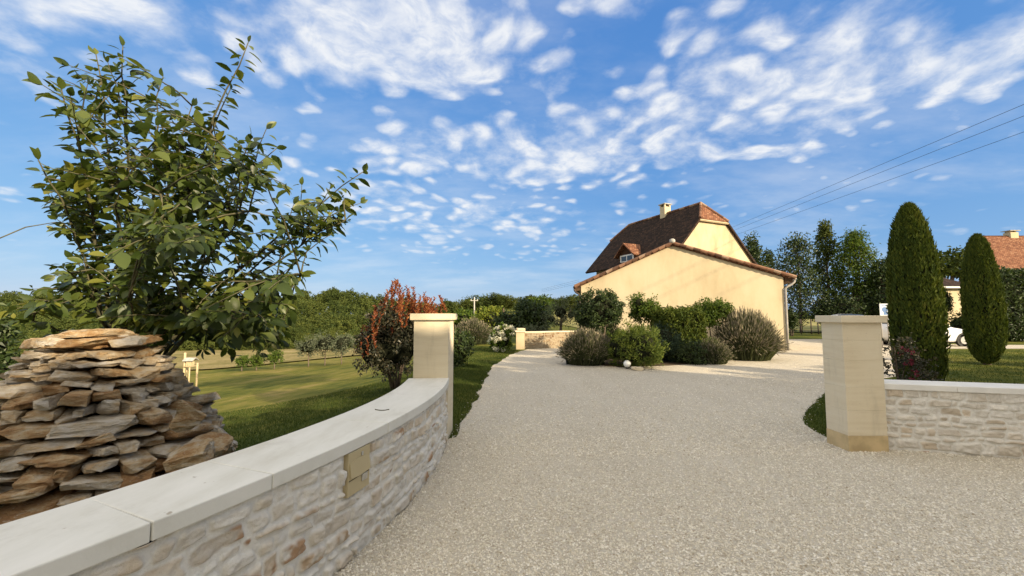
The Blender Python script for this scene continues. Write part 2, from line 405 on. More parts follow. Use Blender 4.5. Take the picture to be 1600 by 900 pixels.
ground = npmesh('lawn', np.c_[X.ravel(), Y.ravel(), Z.ravel()], grid_faces(len(gx), len(gy)), M['lawn'], smooth=True)
tag(ground, kind='structure')

# ------------------------------------------------------------------ gravel drive
def gravel_mat():
    m, n, out = new_mat('limestone_gravel'); p = n.pos()
    vo = n.node('ShaderNodeTexVoronoi', ins={'Vector': p, 'Scale': 62.0, 'Randomness': 1.0})
    vo2 = n.node('ShaderNodeTexVoronoi', ins={'Vector': p, 'Scale': 130.0})
    sep = n.node('ShaderNodeSeparateColor', ins={0: vo.outputs['Color']})
    t = n.math('ADD', n.math('MULTIPLY', sep.outputs[0], 0.6), n.math('MULTIPLY', n.noise(p, 0.7, 4), 0.4))
    col = n.ramp(t, [(0.15, (0.54, 0.475, 0.36)), (0.4, (0.66, 0.60, 0.48)), (0.65, (0.735, 0.68, 0.56)), (0.9, (0.80, 0.755, 0.645))])
    dark = n.smooth(vo.outputs['Distance'], 0.008, 0.014, 0.0, 0.28)
    col = n.mix(dark, col, (0.20, 0.165, 0.12))
    # paler wheel tracks and slightly dusty areas
    xy = n.node('ShaderNodeSeparateXYZ', ins={0: p})
    tr = n.noise(n.node('ShaderNodeMapping', ins={'Vector': p, 'Rotation': (0, 0, -0.08), 'Scale': (1.5, 0.16, 1)}).outputs[0], 1.0, 4)
    col = n.mix(n.smooth(tr, 0.45, 0.65, 0.0, 0.25), col, (0.66, 0.60, 0.50))
    h = n.math('SUBTRACT', n.math('MULTIPLY', n.noise(p, 30, 3), 0.5), n.math('MULTIPLY', vo.outputs['Distance'], 34.0))
    pbr(n, out, col, 0.95, 0.1, bump=h, strength=0.40, dist=0.010); return m
M['gravel'] = gravel_mat()
def pebble_mat():
    m, n, out = new_mat('loose_chippings'); isl = n.node('ShaderNodeNewGeometry').outputs['Random Per Island']
    col = n.ramp(isl, [(0.0, (0.40, 0.335, 0.24)), (0.12, (0.61, 0.545, 0.42)), (0.42, (0.715, 0.655, 0.53)), (0.75, (0.785, 0.735, 0.615)), (1.0, (0.88, 0.84, 0.75))])
    pbr(n, out, col, 0.9, 0.2, bump=n.noise(n.pos(), 300, 2), strength=0.2, dist=0.003); return m
M['pebble'] = pebble_mat()

# front face of the curved wall: plan curve through points read off the ground
_cf = np.array([(-0.783, 4.736), (-0.828, 3.485), (-0.944, 2.987), (-1.125, 2.385), (-1.26, 2.013), (-1.414, 1.58), (-1.558, 1.288)]) - [0.035, 0]
_bs = np.array([(-0.800, 5.141), (-0.858, 3.971), (-0.944, 3.057), (-0.99, 2.575)])
_pf = np.polyfit(np.r_[_cf[:, 1], _bs[:, 1]], np.r_[_cf[:, 0], _bs[:, 0]], 3, w=np.r_[np.ones(7), np.full(4, 0.45)])
WALL = np.array([(np.polyval(_pf, y), y) for y in (5.18, 4.6, 4.0, 3.4, 2.8, 2.3, 1.8, 1.35)] + [(-1.83, 0.85), (-2.22, 0.30), (-2.80, -0.30), (-3.6, -0.85), (-4.5, -1.25)])
def spline(pts, n):
    pts = np.asarray(pts, float); k = len(pts); d = np.r_[0, np.cumsum(np.linalg.norm(np.diff(pts, axis=0), axis=1))]
    ext = np.vstack([2 * pts[0] - pts[1], pts, 2 * pts[-1] - pts[-2]])
    out = []
    for s in np.linspace(0, d[-1] - 1e-9, n):
        i = min(np.searchsorted(d, s, 'right') - 1, k - 2); t = (s - d[i]) / (d[i + 1] - d[i])
        p0, p1, p2, p3 = ext[i], ext[i + 1], ext[i + 2], ext[i + 3]
        out.append(0.5 * (2 * p1 + (p2 - p0) * t + (2 * p0 - 5 * p1 + 4 * p2 - p3) * t * t + (3 * p1 - p0 - 3 * p2 + p3) * t ** 3))
    return np.array(out)
WALL = spline(WALL, 60)
edge_l = [G(*q)[:2] for q in [(706, 684), (716, 664), (728, 645), (741, 626), (748, 612), (756, 598), (764, 582), (772, 571), (785, 562), (800, 554), (818, 548)]]
edge_l = spline(edge_l, 40)
edge_l = edge_l + (np.random.default_rng(4).random(edge_l.shape) - 0.5) * [0.13, 0.10]
lay = [tuple(q) for q in WALL[::-1] + [0.0, 0.0]] + [tuple(q) for q in edge_l]
lay += [(0.7, 18.6), (1.9, 19.2), (3.3, 20.0), (5, 26), (8, 30)]
lay += [(14, 26), (24, 26.5), (24, 21.2), (44, 21.2), (44, 18.9), (20, 18.9), (16.5, 17.5), (13.6, 13.8), (11.6, 11.3), (9.0, 9.9), (7.2, 8.7)]
patch = [G(*q)[:2] for q in [(1300, 604), (1282, 622), (1266, 638), (1254, 655), (1260, 668), (1276, 678), (1292, 684)]]
lay += [tuple(q) for q in spline(patch, 16) + (np.random.default_rng(9).random((16, 2)) - 0.5) * 0.05]
lay += [(4.2, 5.0), (4.5, 4.95), (9, 3.9), (16, 2.0), (16, -14), (-14, -14), (-14, -6), (-5.2, -1.5)]
def ngon(name, poly, z, mat, parent=None):
    bm = bmesh.new(); vs = [bm.verts.new((float(x), float(y), z)) for x, y in poly]; f = bm.faces.new(vs)
    if f.calc_area() and f.normal.z < 0: f.normal_flip()
    bmesh.ops.triangulate(bm, faces=[f]); bmesh.ops.recalc_face_normals(bm, faces=bm.faces[:])
    me = bpy.data.meshes.new(name); bm.to_mesh(me); bm.free(); return link(name, me, mat, parent)
drive = tag(ngon('gravel_drive', lay, 0.010, M['gravel']), kind='structure')
def inside(poly, x, y):
    poly = np.asarray(poly); r = np.zeros(len(x), bool); j = len(poly) - 1
    for i in range(len(poly)):
        xi, yi, xj, yj = *poly[i], *poly[j]
        r ^= ((yi > y) != (yj > y)) & (x < (xj - xi) * (y - yi) / (yj - yi + 1e-12) + xi); j = i
    return r
def pebbles(seed, n, dmin, dmax, s0, s1):
    rng = np.random.default_rng(seed)
    d = dmin * (dmax / dmin) ** rng.random(n) if dmax / dmin > 1.5 else dmin + (dmax - dmin) * rng.random(n)
    u = (rng.random(n) * 2 - 1) * 1.9; x = u * d; y = d
    j = rng.normal(0, 0.055, (2, n)); k = inside(lay, x + j[0], y + j[1]) & (rng.random(n) < (dmax - d) / (0.5 * (dmax - dmin))); x, y = x[k], y[k]; n = len(x)
    s = (s0 + (s1 - s0) * rng.random(n) ** 1.6)
    base = np.array([[1, 0, 0], [-1, 0, 0], [0, 1, 0], [0, -1, 0], [0, 0, 1], [0, 0, -1]], float)
    V = base[None] * (0.65 + 0.7 * rng.random((n, 6, 1))) + (rng.random((n, 6, 3)) - 0.5) * 0.55
    V = V * (s[:, None] * (0.6 + 0.5 * rng.random((n, 3))))[:, None, :] * [1, 1, 0.75]
    a = rng.random(n) * 6.283; ca, sa = np.cos(a)[:, None], np.sin(a)[:, None]
    tl = (rng.random(n) - 0.5)[:, None] * 0.9
    V = np.stack([V[..., 0] * ca - V[..., 1] * sa, V[..., 0] * sa + V[..., 1] * ca, V[..., 2] + tl * V[..., 0]], -1)
    V = V + np.stack([x, y, 0.010 + s * 0.28], -1)[:, None, :]
    f = np.array([[0, 2, 4], [2, 1, 4], [1, 3, 4], [3, 0, 4], [2, 0, 5], [1, 2, 5], [3, 1, 5], [0, 3, 5]])
    return V.reshape(-1, 3), (np.arange(n)[:, None, None] * 6 + f).reshape(-1, 3)
a1 = pebbles(1, 240000, 1.7, 7.2, 0.0052, 0.0110); a2 = pebbles(2, 80000, 4.6, 14.0, 0.008, 0.015)
gr = npmesh('gravel', np.r_[a1[0], a2[0]], np.r_[a1[1], a2[1] + len(a1[0])], M['pebble'])
tag(gr, 'loose cream limestone chippings over the drive', 'gravel', kind='stuff')

# ------------------------------------------------------------------ the curved entrance wall
def masonry(name, path, z0, z1, parent, seed, rust=0.08, step=0.0065, smear=0.5, tone=1.0, hole=None, rust_at=()):
    """rubble face as one relief surface: stones in wandering courses between pale lime joints"""
    path = np.asarray(path); rng = np.random.default_rng(seed)
    d = np.r_[0, np.cumsum(np.linalg.norm(np.diff(path, axis=0), axis=1))]
    ns, nh = int(d[-1] / step), int((z1 - z0) / step)
    s = np.linspace(0, d[-1], ns); h = np.linspace(z0, z1, nh)
    px = np.interp(s, d, path[:, 0]); py = np.interp(s, d, path[:, 1])
    tx = np.gradient(px, s); ty = np.gradient(py, s); nrm = np.c_[ty, -tx]; nrm /= np.linalg.norm(nrm, axis=1, keepdims=True)
    S, H = np.meshgrid(s, h, indexing='ij'); q = np.c_[S.ravel(), H.ravel()]
    ws = q[:, 0] + (fbm(q * [7, 9], 3, seed) - 0.5) * 0.09; wh = q[:, 1] + (fbm(q * [3.2, 7] + 31, 3, seed + 3) - 0.5) * 0.085
    # courses
    ce = [z0 - 0.12]
    while ce[-1] < z1 + 0.1: ce.append(ce[-1] + rng.uniform(0.050, 0.115))
    ce = np.array(ce); ci = np.clip(np.searchsorted(ce, wh, 'right') - 1, 0, len(ce) - 2)
    sid = np.zeros(len(q), int); es = np.zeros(len(q)); eh = np.minimum(wh - ce[ci], ce[ci + 1] - wh); base = 0
    for c in range(len(ce) - 1):
        xs = [-0.4]
        while xs[-1] < d[-1] + 0.4: xs.append(xs[-1] + rng.uniform(0.07, 0.24) * (0.7 + 3.2 * (ce[c + 1] - ce[c])))
        xs = np.array(xs); k = ci == c
        i = np.clip(np.searchsorted(xs, ws[k], 'right') - 1, 0, len(xs) - 2)
        es[k] = np.minimum(ws[k] - xs[i], xs[i + 1] - ws[k]); sid[k] = base + i; base += len(xs)
    rr = 0.03
    ed = np.where((es < rr) & (eh < rr), rr - np.sqrt(np.maximum(0, (rr - es) ** 2 + (rr - eh) ** 2)), np.minimum(es, eh))
    jw = 0.013 + 0.018 * fbm(q * 5 + 9, 2, seed + 8)
    body = sstep(0, 1, (ed - jw * 0.35) / 0.014)
    st_h = rng.uniform(0.006, 0.027, base + 1)[sid]; tilt = (rng.random(base + 1) - 0.5)[sid] * 0.02
    rough = fbm(np.c_[q * [16, 24], sid * 1.7], 4, seed + 5) - 0.5
    n = body * (st_h + tilt * np.sin(ws * 9 + sid) + rough * 0.034) + (fbm(q * 22, 3, seed + 6) - 0.5) * 0.012
    if hole: n = np.where((q[:, 0] > hole[0]) & (q[:, 0] < hole[1]) & (q[:, 1] > hole[2]), -0.006, n)
    # colour
    pal = np.array([(0.69, 0.64, 0.55), (0.64, 0.575, 0.475), (0.74, 0.70, 0.62), (0.60, 0.51, 0.39), (0.67, 0.605, 0.50)])
    bc = pal[rng.integers(0, len(pal), base + 1)] * rng.uniform(0.86, 1.1, (base + 1, 1))
    isr = rng.random(base + 1) < rust
    for (a, b) in rust_at: isr[sid[np.argmin((q[:, 0] - a) ** 2 + (q[:, 1] - b) ** 2)]] = True
    col = bc[sid]
    pat = sstep(0.40, 0.60, fbm(np.c_[q * 14, sid * 3.1], 3, seed + 12))
    rc = np.array([(0.36, 0.21, 0.115), (0.42, 0.27, 0.16), (0.45, 0.33, 0.21)])[rng.integers(0, 3, base + 1)][sid]
    col = np.where(isr[sid][:, None], col * (1 - pat[:, None]) + rc * pat[:, None], col)
    wash = np.array([0.77, 0.745, 0.675]); keep = body * (1 - smear * 0.75 * sstep(0.45, 0.75, fbm(q * [6, 8] + 77, 3, seed + 9)) * (~isr[sid]))
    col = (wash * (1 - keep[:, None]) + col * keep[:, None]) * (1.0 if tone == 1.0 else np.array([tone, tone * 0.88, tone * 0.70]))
    V = np.c_[np.repeat(px, nh), np.repeat(py, nh), H.ravel()] + np.c_[np.repeat(nrm, nh, 0) * n[:, None], np.zeros(len(q))]
    f = grid_faces(ns, nh)
    return npmesh(name, V, f, M['masonry'], parent, smooth=True, attr={'Col': col})

def strip(name, path, off0, off1, z0, z1, mat, parent, bevel=0.006):
    """a course of stone following a plan curve between two offsets"""
    path = np.asarray(path); t = np.gradient(path, axis=0); t /= np.linalg.norm(t, axis=1, keepdims=True); nm = np.c_[t[:, 1], -t[:, 0]]
    a = path + nm * off0; b = path + nm * off1; n = len(path)
    mb = MB(); V = []
    for i in range(n): V += [(*a[i], z0), (*b[i], z0), (*b[i], z1), (*a[i], z1)]
    Fc = [(i * 4 + k, i * 4 + (k + 1) % 4, (i + 1) * 4 + (k + 1) % 4, (i + 1) * 4 + k) for i in range(n - 1) for k in range(4)]
    Fc += [(3, 2, 1, 0), tuple((n - 1) * 4 + k for k in range(4))]
    mb.add(V, Fc); o = mb.build(name, mat, parent)
    if bevel:
        m = o.modifiers.new('edge', 'BEVEL'); m.width = bevel; m.segments = 2; m.limit_method = 'ANGLE'; m.angle_limit = math.radians(50)
    return o

wt = thing('garden_wall', 'curved low stone entrance wall with pale coping and built-in letterbox', 'wall', (WALL[0][0], WALL[0][1], 0))
COP0, COP1 = 0.715, 0.792
# path runs from the pillar towards the viewer; the face looks to the right of the reversed path, so offset sign is flipped
WR = WALL[::-1]                                   # towards the pillar: right-hand normal faces the drive
strip('rubble_core', WR, -0.012, -0.45, -0.5, COP0 - 0.002, M['masonry'], wt, 0)
dW = np.r_[0, np.cumsum(np.linalg.norm(np.diff(WR, axis=0), axis=1))]; LW = dW[-1]
def wall_at(s): return np.array([np.interp(s, dW, WR[:, 0]), np.interp(s, dW, WR[:, 1])])
cuts = [LW]
# joints where the photograph shows them, going from the pillar back towards the viewer
def s_at_px(px, z):
    ss = np.linspace(LW * 0.35, LW, 1500); best = [abs(proj((*wall_at(v), z))[0] - px) for v in ss]; return ss[int(np.argmin(best))]
for jp in (601, 419, 231): cuts.append(s_at_px(jp, COP1))
while cuts[-1] > 0.5: cuts.append(cuts[-1] - 0.95)
cuts[-1] = 0.0
for b, a in zip(cuts[:-1], cuts[1:]):
    ss = np.linspace(a + 0.002, b - 0.002, 12); strip('coping_slab', [wall_at(v) for v in ss], 0.032, -0.48, COP0, COP1, M['coping'], wt)
# letterbox let into the face
_ra = []
for _px, _py in [(425, 880), (445, 872), (400, 888), (385, 843), (650, 775), (641, 780), (590, 722), (473, 803), (513, 855), (300, 862), (612, 735), (678, 660), (676, 640)]:
    _c = [(v, z) for v in np.linspace(LW * 0.35, LW, 300) for z in np.linspace(0.0, 0.7, 40)]
    _d = [math.hypot(*(np.array(proj((*wall_at(v), z))) - (_px, _py))) for v, z in _c]; _ra.append(_c[int(np.argmin(_d))])
_s0, _s1 = s_at_px(538, 0.6), s_at_px(572, 0.6)
masonry('stone_face', WR, -0.06, COP0 - 0.001, wt, 21, rust=0.05, smear=0.95, rust_at=_ra, hole=(_s0 - 0.014, _s1 + 0.035, 0.422))
M['box_paint'] = plain('champagne_enamel', (0.50, 0.42, 0.25), 0.35, 0.5, metal=0.2, var=0.04, scale=2)
M['box_dark'] = plain('letterbox_shadow_gap', (0.05, 0.045, 0.03), 0.8, 0.1)
M['steel'] = plain('brushed_steel', (0.55, 0.55, 0.54), 0.3, 0.5, metal=0.9, var=0.08, scale=40)
s0, s1 = s_at_px(538, 0.6), s_at_px(572, 0.6)
A, B = wall_at(s0), wall_at(s1); t = (B - A) / np.linalg.norm(B - A); nn = np.array([t[1], -t[0]]); wid = np.linalg.norm(B - A)
lbz = 0.435
MX = Matrix(((t[0], nn[0], 0, A[0]), (t[1], nn[1], 0, A[1]), (0, 0, 1, 0), (0, 0, 0, 1)))
lb = MB().box((0, -0.12, lbz), (wid, 0.0300, COP0 - 0.004), MX).build('letterbox', M['box_paint'], wt, bevel=0.004)
# curved flap hood
hz = COP0 - 0.075; nv = []; V = []; NW = 10
for i in range(NW + 1):
    x = 0.012 + (wid - 0.024) * i / NW; u = i / NW * 2 - 1
    top = hz + 0.018 * (1 - u * u); bot = hz - 0.085 - 0.012 * (1 - u * u)
    V += [(x, 0.0302, bot), (x, 0.046, bot), (x, 0.034, top), (x, 0.0302, top)]
mb = MB(); mb.add([MX @ Vector(v) for v in V], [(i * 4 + k, i * 4 + (k + 1) % 4, i * 4 + 4 + (k + 1) % 4, i * 4 + 4 + k) for i in range(NW) for k in range(4)] + [(0, 1, 2, 3), (NW * 4 + 3, NW * 4 + 2, NW * 4 + 1, NW * 4)])
mb.build('flap', M['box_paint'], lb, smooth=False)
MB().box((wid * 0.60, 0.0305, hz - 0.150), (wid * 0.86, 0.038, hz - 0.105), MX).build('name_plate', M['steel'], lb, bevel=0.002)
MB().box((wid * 0.56, 0.0305, COP0 - 0.055), (wid * 0.64, 0.038, COP0 - 0.030), MX).build('lock', M['steel'], lb, bevel=0.003)
MB().box((0.006, 0.0302, hz - 0.108), (wid - 0.006, 0.0315, hz - 0.1035), MX).build('slot', M['box_dark'], lb)

# ------------------------------------------------------------------ gate pillars
def pillar(name, label, cx0, cy0, w, top, grp, plinth=False, dp=0.45, cap_over=0.045):
    t = thing(name, label, 'pillar', (cx0 + w / 2, cy0 + dp / 2, 0), grp)
    mb = MB(); z = -0.05; zc = top - 0.085; hs = [0.22, 0.29, 0.27, 0.31, 0.24, 0.27, 0.3]
    zz = [z, 0.19]; k = 1
    while zz[-1] < zc - 0.32: zz.append(zz[-1] + hs[k % 7]); k += 1
    zz.append(zc)
    pz = zz[1]
    for a, b in zip(zz[1:-1], zz[2:]): mb.box((cx0, cy0, a + 0.0004), (cx0 + w, cy0 + dp, b - 0.0004))
    mb.build('shaft', M['limestone'], t, bevel=0.0018)
    e = 0.004 if plinth else 0.0
    MB().box((cx0 - e, cy0 - e, z), (cx0 + w + e, cy0 + dp + e, pz - 0.001)).build('plinth', M['plinth'] if plinth else M['limestone'], t, bevel=0.005)
    o = cap_over
    MB().box((cx0 - o, cy0 - o, zc), (cx0 + w + o, cy0 + dp + o, top)).build('cap', M['limestone'], t, bevel=0.008)
    return t
gl = G(699, 689); PLW = 0.45
plx = gl[0] - PLW
pillar('gate_pillar', 'pale limestone gate pillar at the end of the curved wall', plx, gl[1], PLW, 1.617, 'limestone gate pillars')
g_r = G(1327, 707)
PRX, PRY = g_r[0], g_r[1]
pillar('gate_pillar', 'square limestone gate pillar with ochre base beside the straight wall', PRX, PRY, 0.46, 1.592, 'limestone gate pillars', plinth=True, dp=0.32)

# right-hand straight wall
e1 = G(1600, 718.5)[:2]; e0 = np.array([PRX + 0.462, PRY + 0.10])
dr = (e1 - e0) / np.linalg.norm(e1 - e0); RW = np.array([e0 + dr * v for v in np.linspace(0, 5.0, 14)])
wr = thing('garden_wall', 'straight low wall of whitewashed rubble with white coping, right of the gate', 'wall', (*RW[0], 0))
masonry('stone_face', RW, -0.06, 0.715, wr, 44, rust=0.06, smear=0.35)
strip('rubble_core', RW, -0.012, -0.32, -0.3, 0.713, M['masonry'], wr, 0)
M['white_coping'] = plain('white_coping_stone', (0.74, 0.72, 0.66), 0.7, 0.3, var=0.06, scale=5, bump=0.1)
cs = [0, 0.75, 1.55, 2.4, 3.2, 4.1, 5.0]
for a, b in zip(cs[:-1], cs[1:]):
    strip('coping_slab', [e0 + dr * (a + 0.002 if a else 0.0), e0 + dr * (b - 0.002)], 0.035, -0.36, 0.715, 0.782, M['white_coping'], wr)

# a dry leaf stalk left lying on the coping
c0 = P(584, 642, 3.25); tw = []
for q in np.linspace(0, 1, 8):
    p = P(586 + 22 * q, 641.5 - 2 + 4 * 4 * q * (1 - q) * 0.4, 3.5); g = G(586 + 22 * q, 641.5 - 2 + 6 * q * (1 - q), COP1 + 0.004); tw.append(g)
tag(MB().tube(tw, 0.0035, 6).build('twig', M['twig'], None, smooth=True), 'thin curled twig lying on the curved coping', 'twig')

# ------------------------------------------------------------------ dry stone cairn
def rock(rng, c, ax, half, seed):
    """angular slab: hull of jittered points; ax = 3x3 columns (long, deep, up)"""
    k = []; tp = [rng.uniform(0.40, 1.0), rng.uniform(0.40, 1.0)]; sk = rng.uniform(-0.35, 0.35)
    for sx in (-1, 1):
        for sy in (-1, 1):
            for sz in (-1, 1):
                q = rng.uniform(0.62, 1.0, 3) * [sx, sy, sz]; q[2] = q[2] * tp[(sx + 1) // 2] + sk * (1 - tp[(sx + 1) // 2]); k.append(q * half)
                if rng.random() < 0.75:
                    w = rng.integers(0, 3); q2 = np.array([sx, sy, sz]) * rng.uniform(0.75, 1.05, 3); q2[w] *= rng.uniform(0.2, 0.7); q2[2] *= 0.5 + 0.5 * tp[(sx + 1) // 2]; k.append(q2 * half)
    for j in range(4):
        u = rng.uniform(-0.6, 0.6, 3); u[rng.integers(0, 3)] = rng.choice([-1.03, 1.03]); k.append(u * half)
    bm = bmesh.new()
    for p in k: bm.verts.new(tuple(np.array(c) + ax @ p))
    r = bmesh.ops.convex_hull(bm, input=bm.verts[:])
    bmesh.ops.delete(bm, geom=[g for g in r['geom_interior'] if isinstance(g, bmesh.types.BMVert)] , context='VERTS')
    loose = [v for v in bm.verts if not v.link_faces]
    if loose: bmesh.ops.delete(bm, geom=loose, context='VERTS')
    bmesh.ops.dissolve_limit(bm, angle_limit=math.radians(8), verts=bm.verts[:], edges=bm.edges[:])
    bmesh.ops.bevel(bm, geom=bm.edges[:], offset=min(half) * 0.05, segments=1, affect='EDGES', profile=0.5)
    bmesh.ops.triangulate(bm, faces=bm.faces[:])
    for _ in range(2):
        bmesh.ops.subdivide_edges(bm, edges=[e for e in bm.edges if e.calc_length() > 0.04], cuts=1, use_grid_fill=False)
        bmesh.ops.triangulate(bm, faces=bm.faces[:])
    bm.normal_update()
    co = np.array([v.co[:] for v in bm.verts])
    w = np.abs(fbm(co * [15, 15, 32] + seed * 3.7, 4, seed) - 0.5); dn = -w * 0.055 + (np.floor(fbm(co * [9, 9, 22] + seed, 2, seed + 2) * 7) / 7 - 0.5) * 0.022
    for v, q in zip(bm.verts, dn): v.co = v.co + v.normal * float(q)
    return bm
cc = np.array([-3.54, 3.42]); cz0 = tz(*cc) - 0.05
ct = thing('stone_cairn', 'rounded dry stone cairn of rusty and grey slabs behind the curved wall', 'cairn', (cc[0], cc[1], cz0))
rng = np.random.default_rng(12)
front, back = [], []
z = cz0; TOPZ = 1.36; course = 0
while z < TOPZ - 0.02:
    hgt = rng.uniform(0.075, 0.125) if z < 0.75 else rng.uniform(0.06, 0.095)
    R = np.interp(z + hgt / 2, [-.3, .2, .51, .8, 1.07, 1.30, 1.4], [1.08, 0.99, .88, .73, .53, .37, .33])
    a = rng.random() * 6.28; a_end = a + 2 * math.pi
    while a < a_end - 0.06:
        L = rng.choice([rng.uniform(0.11, 0.22), rng.uniform(0.20, 0.46)], p=[0.45, 0.55]) * (1.0 if z < 0.8 else 0.62)
        L = min(L, (a_end - a) * R + 0.05); da = L / R; am = a + da / 2
        rd = np.array([math.cos(am), math.sin(am), 0.0]); tn = np.array([-rd[1], rd[0], 0.0])
        dep = rng.uniform(0.13, 0.24); hh = hgt * rng.uniform(0.72, 1.42)
        yaw = rng.normal(0, 0.16); rl = rng.normal(0, 0.10); pt = rng.normal(0.0, 0.13)
        ax = np.array(Matrix.Rotation(yaw, 3, 'Z') @ Matrix((tn, -rd, (0, 0, 1))).transposed() @ Matrix.Rotation(rl, 3, 'Y') @ Matrix.Rotation(pt, 3, 'X'))
        c = np.array([cc[0], cc[1], z + hgt / 2]) + rd * (R - dep * 0.75 + rng.normal(0, 0.032))
        view = np.dot(rd[:2], unit((-cc)[None])[0]) 
        (front if view > -0.30 else back).append((view, c, ax, np.array([L * 0.51, dep, hh * 0.53])))
        a += da
    z += hgt; course += 1
# crowning slabs and stones leaning at the foot
for (dx, dy, L, h, zz) in [(-0.17, -0.14, 0.13, 0.05, TOPZ - .01), (0.10, -0.20, 0.26, 0.05, TOPZ - .015), (0.02, -0.06, 0.19, 0.05, TOPZ + 0.06), (-0.05, 0.22, 0.30, 0.05, TOPZ), (0.33, -0.02, 0.10, 0.05, TOPZ - 0.01)]:
    ax = np.array(Matrix.Rotation(rng.normal(0, 0.25), 3, 'Z') @ Matrix.Rotation(rng.normal(0, 0.05), 3, 'Y'))
    front.append((2, np.array([cc[0] + dx, cc[1] + dy, zz + h * 0.5]), ax, np.array([L, 0.22, h])))
for (px, py, D, L, dep, h, rz, rx) in [(322, 700, 3.35, 0.16, 0.12, 0.10, 0.4, 0.3), (346, 690, 3.6, 0.17, 0.05, 0.12, -0.5, 0.5), (300, 712, 3.1, 0.15, 0.12, 0.09, 0.2, -0.2), (297, 652, 3.05, 0.10, 0.025, 0.15, 0.5, 0.35)]:
    p = P(px, py, D); ax = np.array(Matrix.Rotation(rz, 3, 'Z') @ Matrix.Rotation(rx, 3, 'Y') @ Matrix.Rotation(0.3, 3, 'X'))
    front.append((2, p, ax, np.array([L, dep, h])))
front.sort(key=lambda q: -q[0])
def near_px(q):
    return proj(q[1])
solo = front[:]; solo.sort(key=lambda q: -(q[3][0] * q[3][2]) * (1.0 if -80 < near_px(q)[0] < 380 and near_px(q)[1] < 860 else 0.05) * (q[0] + 0.6))
parts, rest = solo[:100], solo[100:] + back
for i, (vw, c, ax, half) in enumerate(parts):
    bm = rock(rng, c, ax, half, i); bmesh.ops.translate(bm, vec=-Vector(ct.location), verts=bm.verts[:])
    me = bpy.data.meshes.new('stone'); bm.to_mesh(me); bm.free(); link('stone', me, M['cairn'], ct)
big = bmesh.new()
for i, (vw, c, ax, half) in enumerate(rest):
    bm = rock(rng, c, ax, half, 300 + i); bmesh.ops.translate(bm, vec=-Vector(ct.location), verts=bm.verts[:])
    me = bpy.data.meshes.new('tmp'); bm.to_mesh(me); bm.free(); big.from_mesh(me); bpy.data.meshes.remove(me)
me = bpy.data.meshes.new('rubble_stones'); big.to_mesh(me); big.free(); tag(link('rubble_stones', me, M['cairn'], ct), kind='stuff')
prof = [(1.10, cz0 - 0.1), (1.02, 0.2), (0.88, 0.55), (0.69, 0.85), (0.48, 1.1), (0.33, 1.33)]
M['rubble'] = plain('packed_earth_and_rubble', (0.10, 0.075, 0.05), 1.0, 0.05, var=0.4, scale=10)
MB().lathe([(max(0.05, r - 0.30), zz) for r, zz in prof], (cc[0], cc[1], 0), 24).build('rubble_fill', M['rubble'], ct)

# ------------------------------------------------------------------ ground of the planting bed, hay strip
M['soil'] = plain('dry_bark_mulch', (0.10, 0.075, 0.05), 1.0, 0.05, var=0.4, scale=12, bump=0.7)
bedp = [G(*q)[:2] for q in [(890, 555), (905, 564), (932, 571), (975, 575), (1015, 573), (1060, 571), (1105, 566), (1160, 558), (1212, 550), (1224, 548)]]
bedp = list(spline(bedp, 30)) + [(11.9, 17.9), (3.5, 19.5)]
tag(ngon('planting_bed', bedp, 0.025, M['soil']), kind='structure')
def hay_mat():
    m, n, out = new_mat('cut_hay'); p = n.pos()
    k = n.math('ADD', n.math('MULTIPLY', n.noise(p, 0.25, 4), 0.5), n.math('MULTIPLY', n.noise(p, 3.0, 5, 0.7), 0.5))
    col = n.ramp(k, [(0.36, (0.10, 0.115, 0.03)), (0.46, (0.22, 0.185, 0.07)), (0.58, (0.33, 0.265, 0.125)), (0.70, (0.40, 0.325, 0.18))])
    pbr(n, out, col, 1.0, 0.05, bump=n.noise(p, 9, 5, 0.7), strength=0.8, dist=0.1); return m
M['hay'] = hay_mat()
def ribbon(name, near, far, lift, mat, nu=60, nv=20):
    near = spline(near, nu); far = spline(far, nu); t = np.linspace(0, 1, nv)
    Q = near[:, None] * (1 - t[None, :, None]) + far[:, None] * t[None, :, None]
    jit = (fbm(Q.reshape(-1, 2) * 0.4, 3, 8).reshape(nu, nv) - 0.5) * 1.5
    Q[:, :, 1] += jit
    Zq = terrain(Q[..., 0], Q[..., 1]) + lift
    return npmesh(name, np.c_[Q.reshape(-1, 2), Zq.ravel()], grid_faces(nu, nv), mat, smooth=True)
hn = [GT(*q)[:2] for q in [(60, 586), (180, 584), (300, 580), (380, 574), (450, 567), (520, 560), (600, 553)]]
hf = [np.array([P(q, 540, 70)[0], 70.0]) for q in (60, 180, 300, 380, 450, 520, 600)]
tag(ribbon('hay_field', hn, hf, 0.12, M['hay']), kind='structure')

